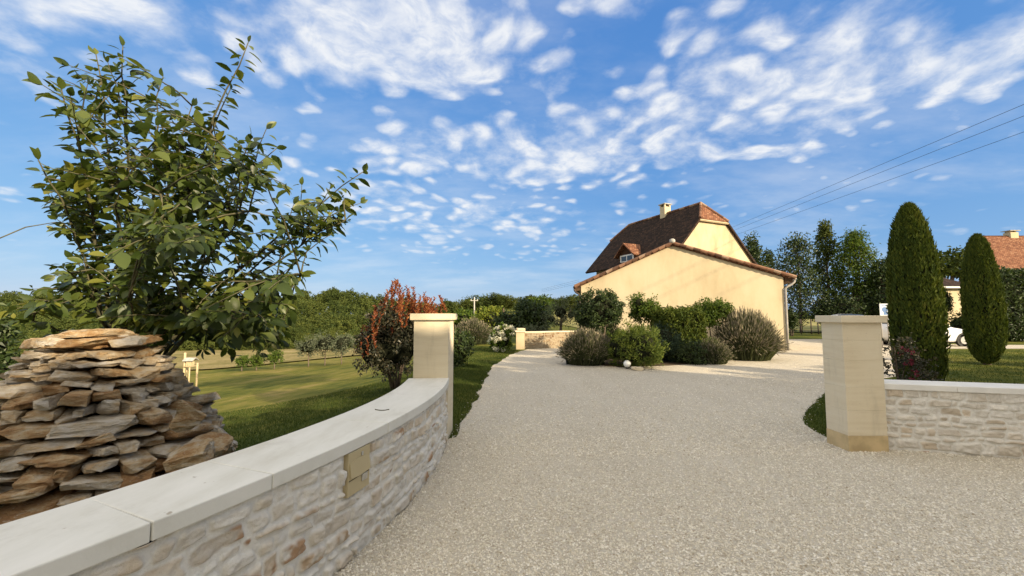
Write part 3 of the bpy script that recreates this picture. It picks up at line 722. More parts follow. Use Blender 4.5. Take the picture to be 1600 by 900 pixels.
# ------------------------------------------------------------------ the farmhouse
def render_mat(name, c0, c1, c2):
    m, n, out = new_mat(name); p = n.pos()
    a = n.noise(n.node('ShaderNodeMapping', ins={'Vector': p, 'Scale': (1, 1, 0.45)}).outputs[0], 0.8, 6, 0.65); g = n.noise(p, 45, 4, 0.7)
    col = n.ramp(a, [(0.32, c0), (0.5, c1), (0.68, c2)])
    st = n.noise(n.node('ShaderNodeMapping', ins={'Vector': p, 'Scale': (3.2, 3.2, 0.22)}).outputs[0], 1.2, 5, 0.6)
    col = n.mix(n.smooth(st, 0.56, 0.74, 0.0, 0.32), col, (0.46, 0.38, 0.25))
    xz = n.node('ShaderNodeSeparateXYZ', ins={0: p}); low = n.math('ADD', xz.outputs[2], n.math('MULTIPLY', n.noise(p, 2.5, 5, 0.7), -0.9))
    col = n.mix(n.smooth(low, 0.25, -0.4, 0.0, 0.5), col, (0.36, 0.29, 0.19))
    col = n.mix(n.smooth(n.noise(p, 1.1, 7, 0.7), 0.55, 0.75, 0, 0.22), col, (0.50, 0.42, 0.29))
    pbr(n, out, col, 0.95, 0.1, bump=g, strength=0.3, dist=0.006); return m
M['render'] = render_mat('sand_coloured_render', (0.46, 0.38, 0.245), (0.54, 0.455, 0.30), (0.58, 0.50, 0.345))
M['render_old'] = render_mat('weathered_render', (0.36, 0.295, 0.185), (0.50, 0.415, 0.265), (0.56, 0.475, 0.32))
def tile_mat(name, stops, sc=(0.17, 0.24)):
    m, n, out = new_mat(name)
    uv = n.node('ShaderNodeUVMap').outputs[0]
    br = n.node('ShaderNodeTexBrick', offset=0.5, ins={'Vector': uv, 'Color1': (0, 0, 0, 1), 'Color2': (1, 1, 1, 1), 'Mortar': (0.5, 0.5, 0.5, 1), 'Scale': 1.0, 'Mortar Size': 0.010, 'Mortar Smooth': 0.2, 'Brick Width': sc[0], 'Row Height': sc[1] * 0.5})
    u = n.node('ShaderNodeSeparateXYZ', ins={0: uv})
    row = n.math('FRACT', n.math('DIVIDE', u.outputs[1], sc[1] * 0.5))
    p = n.pos(); ns = n.noise(p, 2.2, 5, 0.65); wn = n.node('ShaderNodeSeparateColor', ins={0: br.outputs[0]})
    k = n.math('ADD', n.math('MULTIPLY', wn.outputs[0], 0.45), n.math('MULTIPLY', ns, 0.55))
    col = n.ramp(k, stops)
    col = n.mix(n.math('MULTIPLY', br.outputs['Fac'], 0.8), col, (0.02, 0.014, 0.01))
    h = n.math('SUBTRACT', n.math('MULTIPLY', n.math('SUBTRACT', 1.0, row), 1.0), n.math('MULTIPLY', br.outputs['Fac'], 1.0))
    pbr(n, out, col, 0.92, 0.12, bump=n.math('ADD', h, n.math('MULTIPLY', n.noise(p, 30, 4), 0.4)), strength=0.9, dist=0.03); return m
M['tile_brown'] = tile_mat('old_brown_plain_tiles', [(0.2, (0.026, 0.020, 0.016)), (0.45, (0.042, 0.029, 0.023)), (0.6, (0.058, 0.038, 0.028)), (0.8, (0.09, 0.053, 0.037))])
M['tile_red'] = tile_mat('red_plain_tiles', [(0.2, (0.13, 0.058, 0.036)), (0.45, (0.22, 0.098, 0.056)), (0.6, (0.29, 0.135, 0.075)), (0.8, (0.35, 0.20, 0.12))])
def canal_mat():
    m, n, out = new_mat('canal_tiles'); isl = n.node('ShaderNodeNewGeometry').outputs['Random Per Island']; p = n.pos()
    k = n.math('ADD', n.math('MULTIPLY', isl, 0.6), n.math('MULTIPLY', n.noise(p, 7, 4), 0.4))
    col = n.ramp(k, [(0.2, (0.10, 0.06, 0.042)), (0.45, (0.19, 0.10, 0.064)), (0.65, (0.26, 0.15, 0.095)), (0.85, (0.34, 0.27, 0.20))])
    pbr(n, out, col, 0.92, 0.1, bump=n.noise(p, 40, 4), strength=0.4, dist=0.01); return m
M['canal'] = canal_mat()
M['timber'] = plain('dark_stained_timber', (0.10, 0.06, 0.035), 0.8, 0.2, var=0.25, scale=9)
M['zinc'] = plain('grey_zinc', (0.33, 0.31, 0.285), 0.55, 0.4, metal=0.2, var=0.12, scale=6)
M['brown_metal'] = plain('brown_gutter_metal', (0.055, 0.040, 0.034), 0.5, 0.4, var=0.15)
M['white_paint'] = plain('white_paint', (0.74, 0.74, 0.71), 0.5, 0.4, var=0.06)
M['glass'] = plain('dark_window_glass', (0.03, 0.035, 0.04), 0.06, 0.7, var=0.1)
M['concrete'] = plain('grey_concrete', (0.42, 0.40, 0.36), 0.9, 0.2, var=0.2, scale=8)

def slab(name, quad, th, mat, parent, udir=None):
    """roof plane: a polygon thickened downward, with UVs in metres (u along udir, v up the slope)"""
    q = [Vector(p) for p in quad]; nrm = Vector((0, 0, 0))
    for i in range(len(q)): nrm += q[i].cross(q[(i + 1) % len(q)])
    nrm.normalize()
    if nrm.z < 0: nrm.negate()
    u = (udir - nrm * udir.dot(nrm)).normalized() if udir is not None else (q[1] - q[0]).normalized(); v = nrm.cross(u)
    bm = bmesh.new(); top = [bm.verts.new(p) for p in q]; bot = [bm.verts.new(p - nrm * th) for p in q]; n = len(q)
    bm.faces.new(top); bm.faces.new(bot[::-1])
    for i in range(n): bm.faces.new((top[i], bot[i], bot[(i + 1) % n], top[(i + 1) % n]))
    bmesh.ops.recalc_face_normals(bm, faces=bm.faces[:])
    uvl = bm.loops.layers.uv.new('UVMap')
    for f in bm.faces:
        for l in f.loops: l[uvl].uv = (l.vert.co.dot(u), l.vert.co.dot(v))
    off = wloc(parent); bmesh.ops.translate(bm, vec=-off, verts=bm.verts[:])
    me = bpy.data.meshes.new(name); bm.to_mesh(me); bm.free(); return link(name, me, mat, parent)

Rb = G(1229, 548); ya = math.radians(-12); ta = np.array([math.cos(ya), math.sin(ya), 0]); ra = np.array([-math.sin(ya), math.cos(ya), 0])
k0 = (908 - CX) / F
# left end of the wall from its pixel column
def wall_s(px, base=Rb):
    kx = ray(px, 460); kx = kx[0] / kx[1]; return (base[0] - kx * base[1]) / (ta[0] - kx * ta[1])
WLEN = wall_s(908); Lb = Rb - ta * WLEN
def wall_pt(px, py):
    p = Rb - ta * wall_s(px); d = ray(px, py); return np.array([p[0], p[1], EYE + d[2] / d[1] * p[1]])
pk = wall_pt(1052, 384); el = wall_pt(908, 447); er = wall_pt(1228, 433)
house = thing('farmhouse', 'cream rendered farmhouse with steep brown tiled roof, dormer and chimney', 'house', ((Lb[0] + Rb[0]) / 2, (Lb[1] + Rb[1]) / 2, 0))
DEP = 4.2
spk = np.dot(pk - Lb, ta)
Lz, Rz = el[2], er[2]
fa = [Lb + [0, 0, -0.1], Rb + [0, 0, -0.1], Rb + [0, 0, Rz], Lb + ta * spk + [0, 0, pk[2]], Lb + [0, 0, Lz]]
fb = [p + ra * DEP for p in fa]
MB().hexa(fa, fb).build('wall', M['render'], house)
# roof of the low front range: two planes with overhanging verge, then canal tiles along the verge
def lowroof(lo, hi, over_e, nm):
    d = (hi - lo) / np.linalg.norm(hi - lo); lo2 = lo - d * over_e
    f = -ra * 0.10; bk = ra * (DEP - 0.2); up = np.array([0, 0, 0.10])
    slab(nm, [lo2 + f + up, hi + f + up, hi + bk + up, lo2 + bk + up], 0.09, M['tile_red'], house, Vector(ra)); return lo2 + f + up, hi + f + up
la, lb_ = lowroof(el, pk, 0.34, 'low_roof'); ra1, rb_ = lowroof(er, pk, 0.40, 'low_roof')
mb = MB()
def verge(a, b, n):
    d = (b - a) / n
    for i in range(n):
        p = a + d * i; q = p + d * 1.12; dn = np.array([0, 0, 0.045 * (i % 2 == 0) * 0 + 0.012])
        mb.tube([p + dn - ra * 0.02, q - dn * 0 + [0, 0, 0.035] - ra * 0.02], [0.085, 0.068], 8)
        mb.tube([p + dn + ra * 0.17, q + [0, 0, 0.035] + ra * 0.17], [0.085, 0.068], 8)
verge(la, lb_, 15); verge(ra1, rb_, 17)
mb.build('verge_tiles', M['canal'], house)
MB().lathe([(0.02, -0.1), (0.11, -0.09), (0.14, 0.0), (0.12, 0.08), (0.05, 0.12)], tuple(pk - ra * 0.1 + [0, 0, 0.20]), 12).build('ridge_end_tile', M['concrete'], house, smooth=True)
# soffit boxes at the two eaves
for e, sg in ((el, -1), (er, 1)):
    o = ta * sg
    bt = [e + o * 0.005 + [0, 0, -0.20], e + o * 0.30 + [0, 0, -0.26], e + o * 0.30 + [0, 0, -0.05], e + o * 0.005 + [0, 0, 0.00]]
    MB().hexa([p + ra * 0.03 for p in bt], [p + ra * (DEP - 0.4) for p in bt]).build('eaves_box', M['timber'], house)
# gutters and downpipes
g0 = er + ta * 0.36 + [0, 0, -0.08]
MB().tube([g0 - ra * 0.08, g0 + ra * (DEP - 0.3)], 0.065, 10).build('gutter', M['zinc'], house, smooth=True)
dpx = Rb + ta * 0.055 - ra * 0.02
MB().tube([g0 + [0, 0, -0.05], g0 + [0, 0, -0.14], g0 - ta * 0.10 + [0, 0, -0.24], dpx + ta * 0.10 + [0, 0, Rz - 0.42], dpx + [0, 0, Rz - 0.52], dpx + [0, 0, 1.2], dpx + [0, 0, 0.02]], 0.05, 10).build('downpipe', M['zinc'], house, smooth=True)
g1 = el - ta * 0.33 + [0, 0, -0.06]
MB().tube([g1 - ra * 0.08, g1 + ra * (DEP - 0.3)], 0.065, 10).build('gutter', M['brown_metal'], house, smooth=True)
d1 = Lb - ta * 0.055 - ra * 0.02
MB().tube([g1 + [0, 0, -0.05], g1 + [0, 0, -0.14], g1 + ta * 0.08 + [0, 0, -0.26], d1 - ta * 0.06 + [0, 0, Lz - 0.40], d1 + [0, 0, Lz - 0.52], d1 + [0, 0, 0.02]], 0.045, 10).build('downpipe', M['brown_metal'], house, smooth=True)

# main range behind: ridge running away to the left, half-hipped ends, 45 degree slopes
Ar = P(1095, 318, 23.0); Br_d = None
zr = Ar[2]
dB = ray(983, 352); Br = np.array([0, 0, EYE]) + dB * ((zr - EYE) / dB[2])
rm = Br - Ar; rl_ = np.linalg.norm(rm[:2]); rm = rm / rl_; tm = np.array([rm[1], -rm[0], 0.0])
SL, SR = 1.07, 0.97; HIPK, HIPH, WEV = 1.17, 0.70, {-1: 3.32, 1: 4.3}
def roofpt(q, w, side, dz=0.0):      # q along the ridge from the front hip, w outward
    s = SL if side < 0 else SR; return Ar + rm * q + tm * side * w + np.array([0, 0, -s * w + dz])
wl, wr_ = HIPK / SL, HIPK / SR
V = Vector
for side, nm in ((-1, 'main_roof'), (1, 'main_roof')):
    w0 = wl if side < 0 else wr_
    ov = 0.14
    quad = [roofpt(0, 0, side), roofpt(-HIPH - ov, w0, side), roofpt(-HIPH - ov, WEV[side], side), roofpt(rl_ + HIPH + ov, WEV[side], side), roofpt(rl_ + HIPH + ov, w0, side), roofpt(rl_, 0, side)]
    slab(nm, quad, 0.11, M['tile_brown'], house, Vector(rm))
for q0, sg in ((0, -1), (rl_, 1)):
    slab('half_hip_roof', [roofpt(q0, 0, 1, 0.004), roofpt(q0 + sg * (HIPH + 0.14), wl, -1, 0.004), roofpt(q0 + sg * (HIPH + 0.14), wr_, 1, 0.004)], 0.11, M['tile_red'], house, Vector(tm))
gq = -HIPH + 0.02
def gab(q):
    return [roofpt(q, WEV[-1] - 0.85, -1)[:2].tolist() + [-0.1], roofpt(q, WEV[1] - 0.35, 1)[:2].tolist() + [-0.1], roofpt(q, WEV[1] - 0.35, 1, -0.13), roofpt(q, wr_, 1, -0.13), roofpt(q, wl, -1, -0.13), roofpt(q, WEV[-1] - 0.85, -1, -0.13)]
MB().hexa(gab(gq), gab(rl_ + HIPH - 0.02)).build('main_wall', M['render_old'], house)
# ridge and hip capping
mb = MB(); up = np.array([0, 0, 0.03])
def caps(a, b, n, r=0.09):
    for i in range(n): mb.tube([a + (b - a) * i / n + up, a + (b - a) * (i + 1.12) / n + up], [r, r * 0.86], 8)
caps(Ar, Br, 16); caps(roofpt(-HIPH - 0.14, wl, -1), Ar, 5, 0.08); caps(roofpt(-HIPH - 0.14, wr_, 1), Ar, 5, 0.08); caps(roofpt(rl_ + HIPH + 0.14, wl, -1), Br, 5, 0.08)
mb.build('ridge_tiles', M['canal'], house)
# plain verge boards of the gable
MB().tube([roofpt(-HIPH - 0.12, wl, -1, -0.09), roofpt(-HIPH - 0.12, wr_, 1, -0.09)], 0.06, 4).build('hip_fascia', M['render_old'], house)
# chimney
cq = 2.75; c0 = Ar + rm * cq
MX = Matrix(((tm[0], rm[0], 0, c0[0]), (tm[1], rm[1], 0, c0[1]), (0, 0, 1, zr), (0, 0, 0, 1)))
ch = MB().box((-0.26, -0.21, -0.6), (0.26, 0.21, 0.46), MX).build('chimney', M['render'], house, bevel=0.01)
for a, b in ((-0.26, -0.15), (0.15, 0.26)):
    for c, d in ((-0.21, -0.12), (0.12, 0.21)): MB().box((a, c, 0.462), (b, d, 0.60), MX).build('flue_pier', M['render'], ch)
MB().box((-0.15, -0.12, 0.462), (0.15, 0.12, 0.56), MX).build('flue', M['timber'], ch)
MB().box((-0.33, -0.28, 0.602), (0.33, 0.28, 0.66), MX).build('chimney_cap', M['concrete'], ch, bevel=0.008)
# dormer on the shaded slope
dq, dw, hw = 3.0, 3.0, 0.78
zf = roofpt(dq, dw, -1)[2]; rz = zf + 1.12; ez = rz - 0.72
def dp(a, w, z): p = Ar + rm * (dq + a) - tm * w; return np.array([p[0], p[1], z])
wz = lambda z: (zr - z) / SL
dm = MB().hexa([dp(-hw, dw, zf - 0.2), dp(hw, dw, zf - 0.2), dp(hw, dw, ez), dp(0, dw, rz - 0.06), dp(-hw, dw, ez)],
               [dp(-hw, wz(ez) - 0.0, ez - 0.9), dp(hw, wz(ez), ez - 0.9), dp(hw, wz(ez), ez), dp(0, wz(rz), rz - 0.06), dp(-hw, wz(ez), ez)]).build('dormer', M['tile_red'], house)
for sg in (-1, 1):
    slab('dormer_roof', [dp(0, dw + 0.30, rz), dp(sg * (hw + 0.16), dw + 0.30, ez - 0.10), dp(sg * (hw + 0.16), wz(ez - 0.1) - 0.1, ez - 0.10), dp(0, wz(rz) - 0.1, rz)], 0.07, M['tile_red'], dm, Vector(tm))
MB().hexa([dp(-0.62, dw + 0.03, zf - 0.1), dp(0.62, dw + 0.03, zf - 0.1), dp(0.62, dw + 0.03, ez + 0.0), dp(-0.62, dw + 0.03, ez + 0.0)],
          [dp(-0.62, dw + 0.008, zf - 0.1), dp(0.62, dw + 0.008, zf - 0.1), dp(0.62, dw + 0.008, ez), dp(-0.62, dw + 0.008, ez)]).build('dormer_front', M['white_paint'], dm)
for a in (-0.5, 0.04):
    MB().hexa([dp(a, dw + 0.045, zf + 0.02), dp(a + 0.46, dw + 0.045, zf + 0.02), dp(a + 0.46, dw + 0.045, ez - 0.08), dp(a, dw + 0.045, ez - 0.08)],
              [dp(a, dw + 0.034, zf + 0.02), dp(a + 0.46, dw + 0.034, zf + 0.02), dp(a + 0.46, dw + 0.034, ez - 0.08), dp(a, dw + 0.034, ez - 0.08)]).build('window_pane', M['glass'], dm)

# ------------------------------------------------------------------ far gate pillar and the low retaining wall by the house
pb = G(813, 546); w = 0.40
t = thing('low_pillar', 'short sunlit stone pillar with a flat stone on top, beside the hydrangea', 'pillar', (pb[0], pb[1] + w / 2, 0))
MB().box((pb[0] - w / 2, pb[1], -0.05), (pb[0] + w / 2, pb[1] + w, 0.80)).build('shaft', M['render'], t, bevel=0.012)
MB().box((pb[0] - w / 2 - 0.04, pb[1] - 0.04, 0.802), (pb[0] + w / 2 + 0.04, pb[1] + w + 0.04, 0.87)).build('cap', M['limestone'], t, bevel=0.012)
bm = rock(np.random.default_rng(3), (pb[0] + 0.02, pb[1] + 0.2, 0.945), np.eye(3), np.array([0.22, 0.15, 0.075]), 5)
me = bpy.data.meshes.new('flat_stone'); bm.to_mesh(me); bm.free()
tag(link('flat_stone', me, M['limestone']), 'rough flat stone resting on the short pillar', 'stone')
M['dark_masonry'] = M['masonry']
lw = spline([(pb[0] + 0.22, pb[1] + 0.25), (1.1, 18.9), (1.9, 19.3), (2.7, 19.7), (float(Lb[0]) - 0.10, float(Lb[1]) + 0.12)], 24)
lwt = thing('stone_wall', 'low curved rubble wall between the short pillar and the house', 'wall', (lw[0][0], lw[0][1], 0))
masonry('stone_face', lw, -0.05, 0.76, lwt, 77, rust=0.35, step=0.03, smear=0.0, tone=0.42)  # tone darkens and browns the stones, painting the wall's shade into their colour
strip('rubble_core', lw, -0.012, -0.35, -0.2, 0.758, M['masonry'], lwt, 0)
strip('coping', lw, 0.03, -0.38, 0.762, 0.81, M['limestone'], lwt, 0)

# ------------------------------------------------------------------ neighbouring house on the right
nh = thing('neighbour_house', 'house with a big orange tiled roof behind the dark hedge', 'house', (44, 38, 0))
zA = zpx(368, 38); zE = zpx(440, 33.5); xl = P(1536, 400, 38)[0]
slab('roof', [(xl, 38, zA), (xl + 22, 38, zA), (xl + 23, 33.2, zE), (40.2, 33.2, zE)], 0.15, M['tile_red'], nh, Vector((1, 0, 0)))
slab('roof', [(xl, 38, zA), (xl + 22, 38, zA), (xl + 23, 40.4, zE), (xl - 0.2, 40.4, zE)], 0.15, M['tile_red'], nh, Vector((1, 0, 0)))
MB().hexa([(40.7, 33.7, -0.1), (xl + 22.6, 33.7, -0.1), (xl + 22.6, 40.1, -0.1), (xl - 0.6, 40.1, -0.1)], [(40.7, 33.7, zE - 0.05), (xl + 22.6, 33.7, zE - 0.05), (xl + 22.6, 40.1, zE - 0.05), (xl - 0.6, 40.1, zE - 0.05)]).build('wall', M['render'], nh)
slab('roof', [(xl, 38, zA + .003), (40.2, 33.2, zE + .003), (xl - 0.2, 40.4, zE + .003)], 0.15, M['tile_red'], nh, Vector((0, 1, 0)))
cp = P(1579, 368, 38)
ch = MB().box((cp[0] - 0.35, 37.7, zA - 0.5), (cp[0] + 0.4, 38.3, zA + 0.27)).build('chimney', M['render'], nh)
MB().box((cp[0] - 0.48, 37.6, zA + 0.40), (cp[0] + 0.52, 38.4, zA + 0.46)).build('chimney_cap', M['concrete'], ch)
MB().box((cp[0] - 0.30, 37.8, zA + 0.272), (cp[0] - 0.18, 38.2, zA + 0.398)).build('flue_pier', M['render'], ch)
MB().box((cp[0] + 0.2, 37.8, zA + 0.272), (cp[0] + 0.32, 38.2, zA + 0.398)).build('flue_pier', M['render'], ch)
w0, w1 = P(1425, 470, 31)[0], P(1520, 470, 31)[0]; wz1, wz2 = zpx(449, 31), zpx(425, 34)
MB().box((w0, 31, -0.1), (w1, 36.5, wz1)).build('side_wing_wall', M['render'], nh)
slab('side_wing_roof', [(w0 - 0.2, 30.7, wz1 + 0.03), (w1 + 0.2, 30.7, wz1 + 0.03), (w1 - 0.7, 34, wz2), (w0 + 0.3, 34, wz2)], 0.10, M['tile_brown'], nh, Vector((1, 0, 0)))
slab('side_wing_roof', [(w0 - 0.2, 36.9, wz1 + 0.03), (w1 + 0.2, 36.9, wz1 + 0.03), (w1 - 0.7, 34, wz2), (w0 + 0.3, 34, wz2)], 0.10, M['tile_brown'], nh, Vector((1, 0, 0)))
MB().box((w0 - 0.2, 30.62, wz1 - 0.08), (w1 + 0.2, 30.72, wz1 + 0.05)).build('fascia', M['white_paint'], nh)

# ------------------------------------------------------------------ foliage materials
M['leaf_tree'] = leaf_mat('glossy_broad_leaf', [(0.15, (0.030, 0.050, 0.011)), (0.5, (0.062, 0.092, 0.019)), (0.8, (0.120, 0.148, 0.030)), (0.97, (0.24, 0.22, 0.035))], 0.35, 0.42, 0.4, 0.25, 1.5)
M['leaf_wood'] = leaf_mat('mixed_woodland_leaf', [(0.25, (0.030, 0.050, 0.014)), (0.5, (0.064, 0.086, 0.020)), (0.75, (0.118, 0.134, 0.030))], 0.25, 0.7, 0.15, 0.7, 0.16)
M['leaf_dark'] = leaf_mat('dark_evergreen_leaf', [(0.2, (0.019, 0.035, 0.011)), (0.55, (0.040, 0.066, 0.017)), (0.9, (0.080, 0.108, 0.026))], 0.15, 0.5, 0.35, 0.4, 1.0)
M['leaf_bright'] = leaf_mat('sunny_green_leaf', [(0.2, (0.045, 0.085, 0.014)), (0.55, (0.085, 0.135, 0.020)), (0.9, (0.16, 0.20, 0.03))], 0.35, 0.55, 0.25, 0.4, 1.0)
M['leaf_yellow'] = leaf_mat('yellow_green_leaf', [(0.2, (0.10, 0.14, 0.02)), (0.6, (0.19, 0.22, 0.035)), (0.9, (0.28, 0.28, 0.05))], 0.35, 0.6, 0.2, 0.4, 1.0)
M['leaf_olive'] = leaf_mat('silvery_olive_leaf', [(0.2, (0.060, 0.080, 0.045)), (0.6, (0.120, 0.140, 0.085)), (0.9, (0.20, 0.215, 0.14))], 0.2, 0.6, 0.3, 0.35, 1.5)
M['leaf_red'] = leaf_mat('red_young_leaf', [(0.1, (0.13, 0.034, 0.017)), (0.5, (0.26, 0.075, 0.028)), (0.9, (0.37, 0.17, 0.055))], 0.35, 0.45, 0.4, 0.35, 2.0, (1.2, 0.9, 0.7))
M['leaf_purple'] = leaf_mat('dusky_purple_leaf', [(0.1, (0.022, 0.027, 0.015)), (0.5, (0.040, 0.042, 0.022)), (0.9, (0.085, 0.066, 0.035))], 0.15, 0.45, 0.4, 0.35, 2.0, (1.1, 0.9, 0.7))
M['leaf_pink'] = leaf_mat('crimson_blossom', [(0.1, (0.10, 0.014, 0.025)), (0.6, (0.20, 0.028, 0.05)), (0.9, (0.30, 0.07, 0.10))], 0.3, 0.6, 0.2, 0.2, 2.0, (1.2, 0.7, 0.8))
M['petal_white'] = leaf_mat('cream_hydrangea_petal', [(0.1, (0.60, 0.58, 0.42)), (0.6, (0.74, 0.73, 0.60)), (0.9, (0.80, 0.79, 0.70))], 0.3, 0.7, 0.2, 0.3, 3.0, (1, 1, 0.9))
M['leaf_cypress'] = leaf_mat('cypress_scale', [(0.1, (0.026, 0.046, 0.010)), (0.45, (0.058, 0.084, 0.014)), (0.75, (0.110, 0.132, 0.020)), (0.95, (0.19, 0.145, 0.045))], 0.15, 0.7, 0.15, 0.55, 1.4)
M['leaf_blue'] = leaf_mat('blue_green_needle', [(0.2, (0.022, 0.042, 0.025)), (0.6, (0.045, 0.075, 0.042)), (0.9, (0.08, 0.115, 0.065))], 0.15, 0.6, 0.25, 0.4, 2.0)
M['leaf_pine'] = leaf_mat('mountain_pine_needle', [(0.2, (0.045, 0.075, 0.014)), (0.5, (0.10, 0.14, 0.022)), (0.85, (0.19, 0.22, 0.04))], 0.2, 0.6, 0.25, 0.45, 3.0)
M['lav_stem'] = leaf_mat('grey_green_stem', [(0.1, (0.034, 0.044, 0.020)), (0.5, (0.068, 0.082, 0.038)), (0.9, (0.13, 0.14, 0.07))], 0.2, 0.8, 0.1, 0.3, 2.0)
M['lav_tip'] = leaf_mat('faded_lavender_spike', [(0.1, (0.13, 0.115, 0.095)), (0.5, (0.25, 0.22, 0.16)), (0.9, (0.44, 0.39, 0.26))], 0.25, 0.8, 0.1, 0.3, 2.0, (1, 1, 0.9))

def trunk(name, pts, r, parent, mat='bark', n=8): return MB().tube(pts, r, n).build(name, M[mat], parent, smooth=True)
def tree(name, label, cat, base, blobs, rng, mat, nclump, nleaf, L, W, cr, tr=0.2, group=None, kind_trunk=True, droop=0.0, surf=0.45, limbs=5, core=None):
    t = thing(name, label, cat, base, group); b = np.array(base, float)
    V, f = clump_crown(rng, blobs, nclump, nleaf, L, W, cr, droop=droop, surf=surf)
    npmesh('crown', V, f, M[mat], t)
    top = np.mean([q[0] for q in blobs], 0); mb = MB()
    if kind_trunk:
        k = b + (top - b) * [0.5, 0.5, 0.55]; hi = b + (top - b) * [1, 1, 1.15]
        mb.tube([b - [0, 0, 0.3], b + (k - b) * 0.5 + rng.normal(0, tr * 0.3, 3) * [1, 1, 0], k, hi], [tr * 1.25, tr, tr * 0.75, tr * 0.2], 8)
        for i in range(limbs):
            c, R = blobs[i % len(blobs)]; e = np.array(c) + unit(rng.normal(size=(1, 3)))[0] * np.array(R) * 0.75
            s = b + (hi - b) * rng.uniform(0.4, 0.8)
            mb.tube([s, (s + e) / 2 + [0, 0, 0.08 * np.linalg.norm(e - s)], e], [tr * 0.45, tr * 0.3, tr * 0.08], 6)
        mb.build('trunk', M['bark'], t, smooth=True)
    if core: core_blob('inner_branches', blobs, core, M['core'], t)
    return t
def oak_blobs(c, R, h, rng, n=6):
    out = [((c[0], c[1], c[2]), (R * 0.8, R * 0.8, h * 0.75))]
    for i in range(n):
        a = rng.random() * 6.28; d = R * rng.uniform(0.35, 0.65)
        out.append(((c[0] + math.cos(a) * d, c[1] + math.sin(a) * d, c[2] + h * rng.uniform(-0.4, 0.55)), (R * rng.uniform(.4, .6), R * rng.uniform(.4, .6), h * rng.uniform(.35, .55))))
    return out

# ------------------------------------------------------------------ far wood and the trees at its edge
rng = np.random.default_rng(77)
VV, FF, nb = [], [], 0
def skyline(px): return np.interp(px, [-300, -100, 60, 200, 420, 480, 540, 600, 700, 735, 900, 1010], [450, 452, 456, 463, 462, 456, 450, 461, 471, 463, 466, 470])
for D in np.arange(73, 166, 7.0):
    for x in np.arange(-1.80 * D, 0.36 * D, 6.2):
        xx = x + rng.uniform(-2.2, 2.2); yy = D + rng.uniform(-2.8, 2.8); pxl = CX + F * xx / yy
        if pxl > 715 and yy < 112: continue
        R = rng.uniform(2.9, 4.9); h = R * rng.uniform(0.9, 1.2); g = tz(xx, yy)
        f = np.clip((yy - 73) / 70, 0, 1) ** 0.62; top = zpx(528 + (skyline(pxl) - 528) * f, yy) + rng.normal(-0.5, 0.9)
        V, fc = clump_crown(rng, oak_blobs((xx, yy, top - h * 1.02), R, h, rng, 6), 100, 13, 0.38 * (yy / 90) ** 0.5, 0.30 * (yy / 90) ** 0.5, R * 0.19, surf=0.78)
        VV.append(V); FF.append(fc + nb); nb += len(V)
for D in (160, 172):
    for x in np.arange(0.34 * D, 1.7 * D, 6.5):
        xx = x + rng.uniform(-2, 2); yy = D + rng.uniform(-3, 3); R = rng.uniform(3.0, 4.6); g = tz(xx, yy); top = zpx(486 + rng.normal(0, 3), yy)
        V, fc = clump_crown(rng, oak_blobs((xx, yy, top - R), R, R, rng, 5), 50, 9, 0.9, 0.7, R * 0.25, surf=0.75)
        VV.append(V); FF.append(fc + nb); nb += len(V)
tag(npmesh('woodland', np.concatenate(VV), np.concatenate(FF), M['leaf_wood']), 'dense mixed green wood covering the far hillside', 'woodland', kind='stuff')
# undergrowth wall at the foot of the wood
VV, FF, nb = [], [], 0
for px in np.arange(-150, 735, 9.0):
    D = 68 + rng.uniform(-1.5, 3); p = P(px, 500, D); g = tz(p[0], D)
    V, f = clump_crown(rng, [((p[0], D, g + 0.9), (1.6, 1.4, rng.uniform(0.9, 1.8)))], 60, 11, 0.24, 0.18, 0.3)
    VV.append(V); FF.append(f + nb); nb += len(V)
tag(npmesh('undergrowth', np.concatenate(VV), np.concatenate(FF), M['leaf_wood']), 'scrubby undergrowth along the foot of the wood', 'undergrowth', kind='stuff')
protos = []
for k in range(3):
    R, h = ((4.4, 5.0), (3.6, 4.6), (5.0, 4.8))[k]
    protos.append(tree('broadleaf_tree', '', 'tree', (0, 0, 0), oak_blobs((0, 0, 3.0 + h * 0.75), R, h, rng, 7), rng, 'leaf_wood', 380, 15, 0.46, 0.36, R * 0.16, 0.28))
lab = 'broad green tree along the lower edge of the hillside wood behind the hay field'
i = 0
for px in list(np.arange(-60, 640, 44)):
    D = 70 + rng.uniform(-1, 4); p = P(px + rng.uniform(-12, 12), 500, D); g = tz(p[0], D)
    sc = (zpx(rng.uniform(496, 522), D) - g) / 10.8 * 1.05; sc = (sc * rng.uniform(1.0, 1.25), sc * 1.1, sc)
    kw = dict(label=lab, category='tree', group='trees along the edge of the wood')
    if i < 3:
        o = protos[i]; o.location = (p[0], D, g); o.rotation_euler = (0, 0, rng.random() * 6); o.scale = sc
        for a, b in kw.items(): o[a] = b
    else: copy_thing(protos[i % 3], (p[0], D, g), rng.random() * 6, sc, **kw)
    i += 1
# the dark round oaks on the skyline over the drive
for j, (px, ytop, wpx, l) in enumerate([(703, 470, 34, 'green tree on the skyline just left of the utility pole'), (745, 459, 46, 'dark oak on the skyline directly behind the utility pole'), (787, 460, 42, 'tall dark oak on the skyline above the trimmed hedge dome'),
        (826, 462, 40, 'dark oak on the skyline above the short far pillar'), (858, 466, 36, 'dark oak on the skyline above the silvery olive tree'), (890, 462, 44, 'dark oak on the skyline touching the left eave of the house')]):
    D = 104 + 3 * j % 5; p = P(px, 495, D); zt = zpx(ytop, D); g = tz(p[0], D); s = (zt - g) / 10.6
    copy_thing(protos[(j + 1) % 3], (p[0], D, g), j * 1.3, (wpx * D / F / 8.2, wpx * D / F / 8.2, s), label=l, category='tree', group='oaks on the skyline')

def wide(px): return math.sqrt(1 + ((px - CX) / F) ** 2)     # round things look wider off the axis of a wide lens
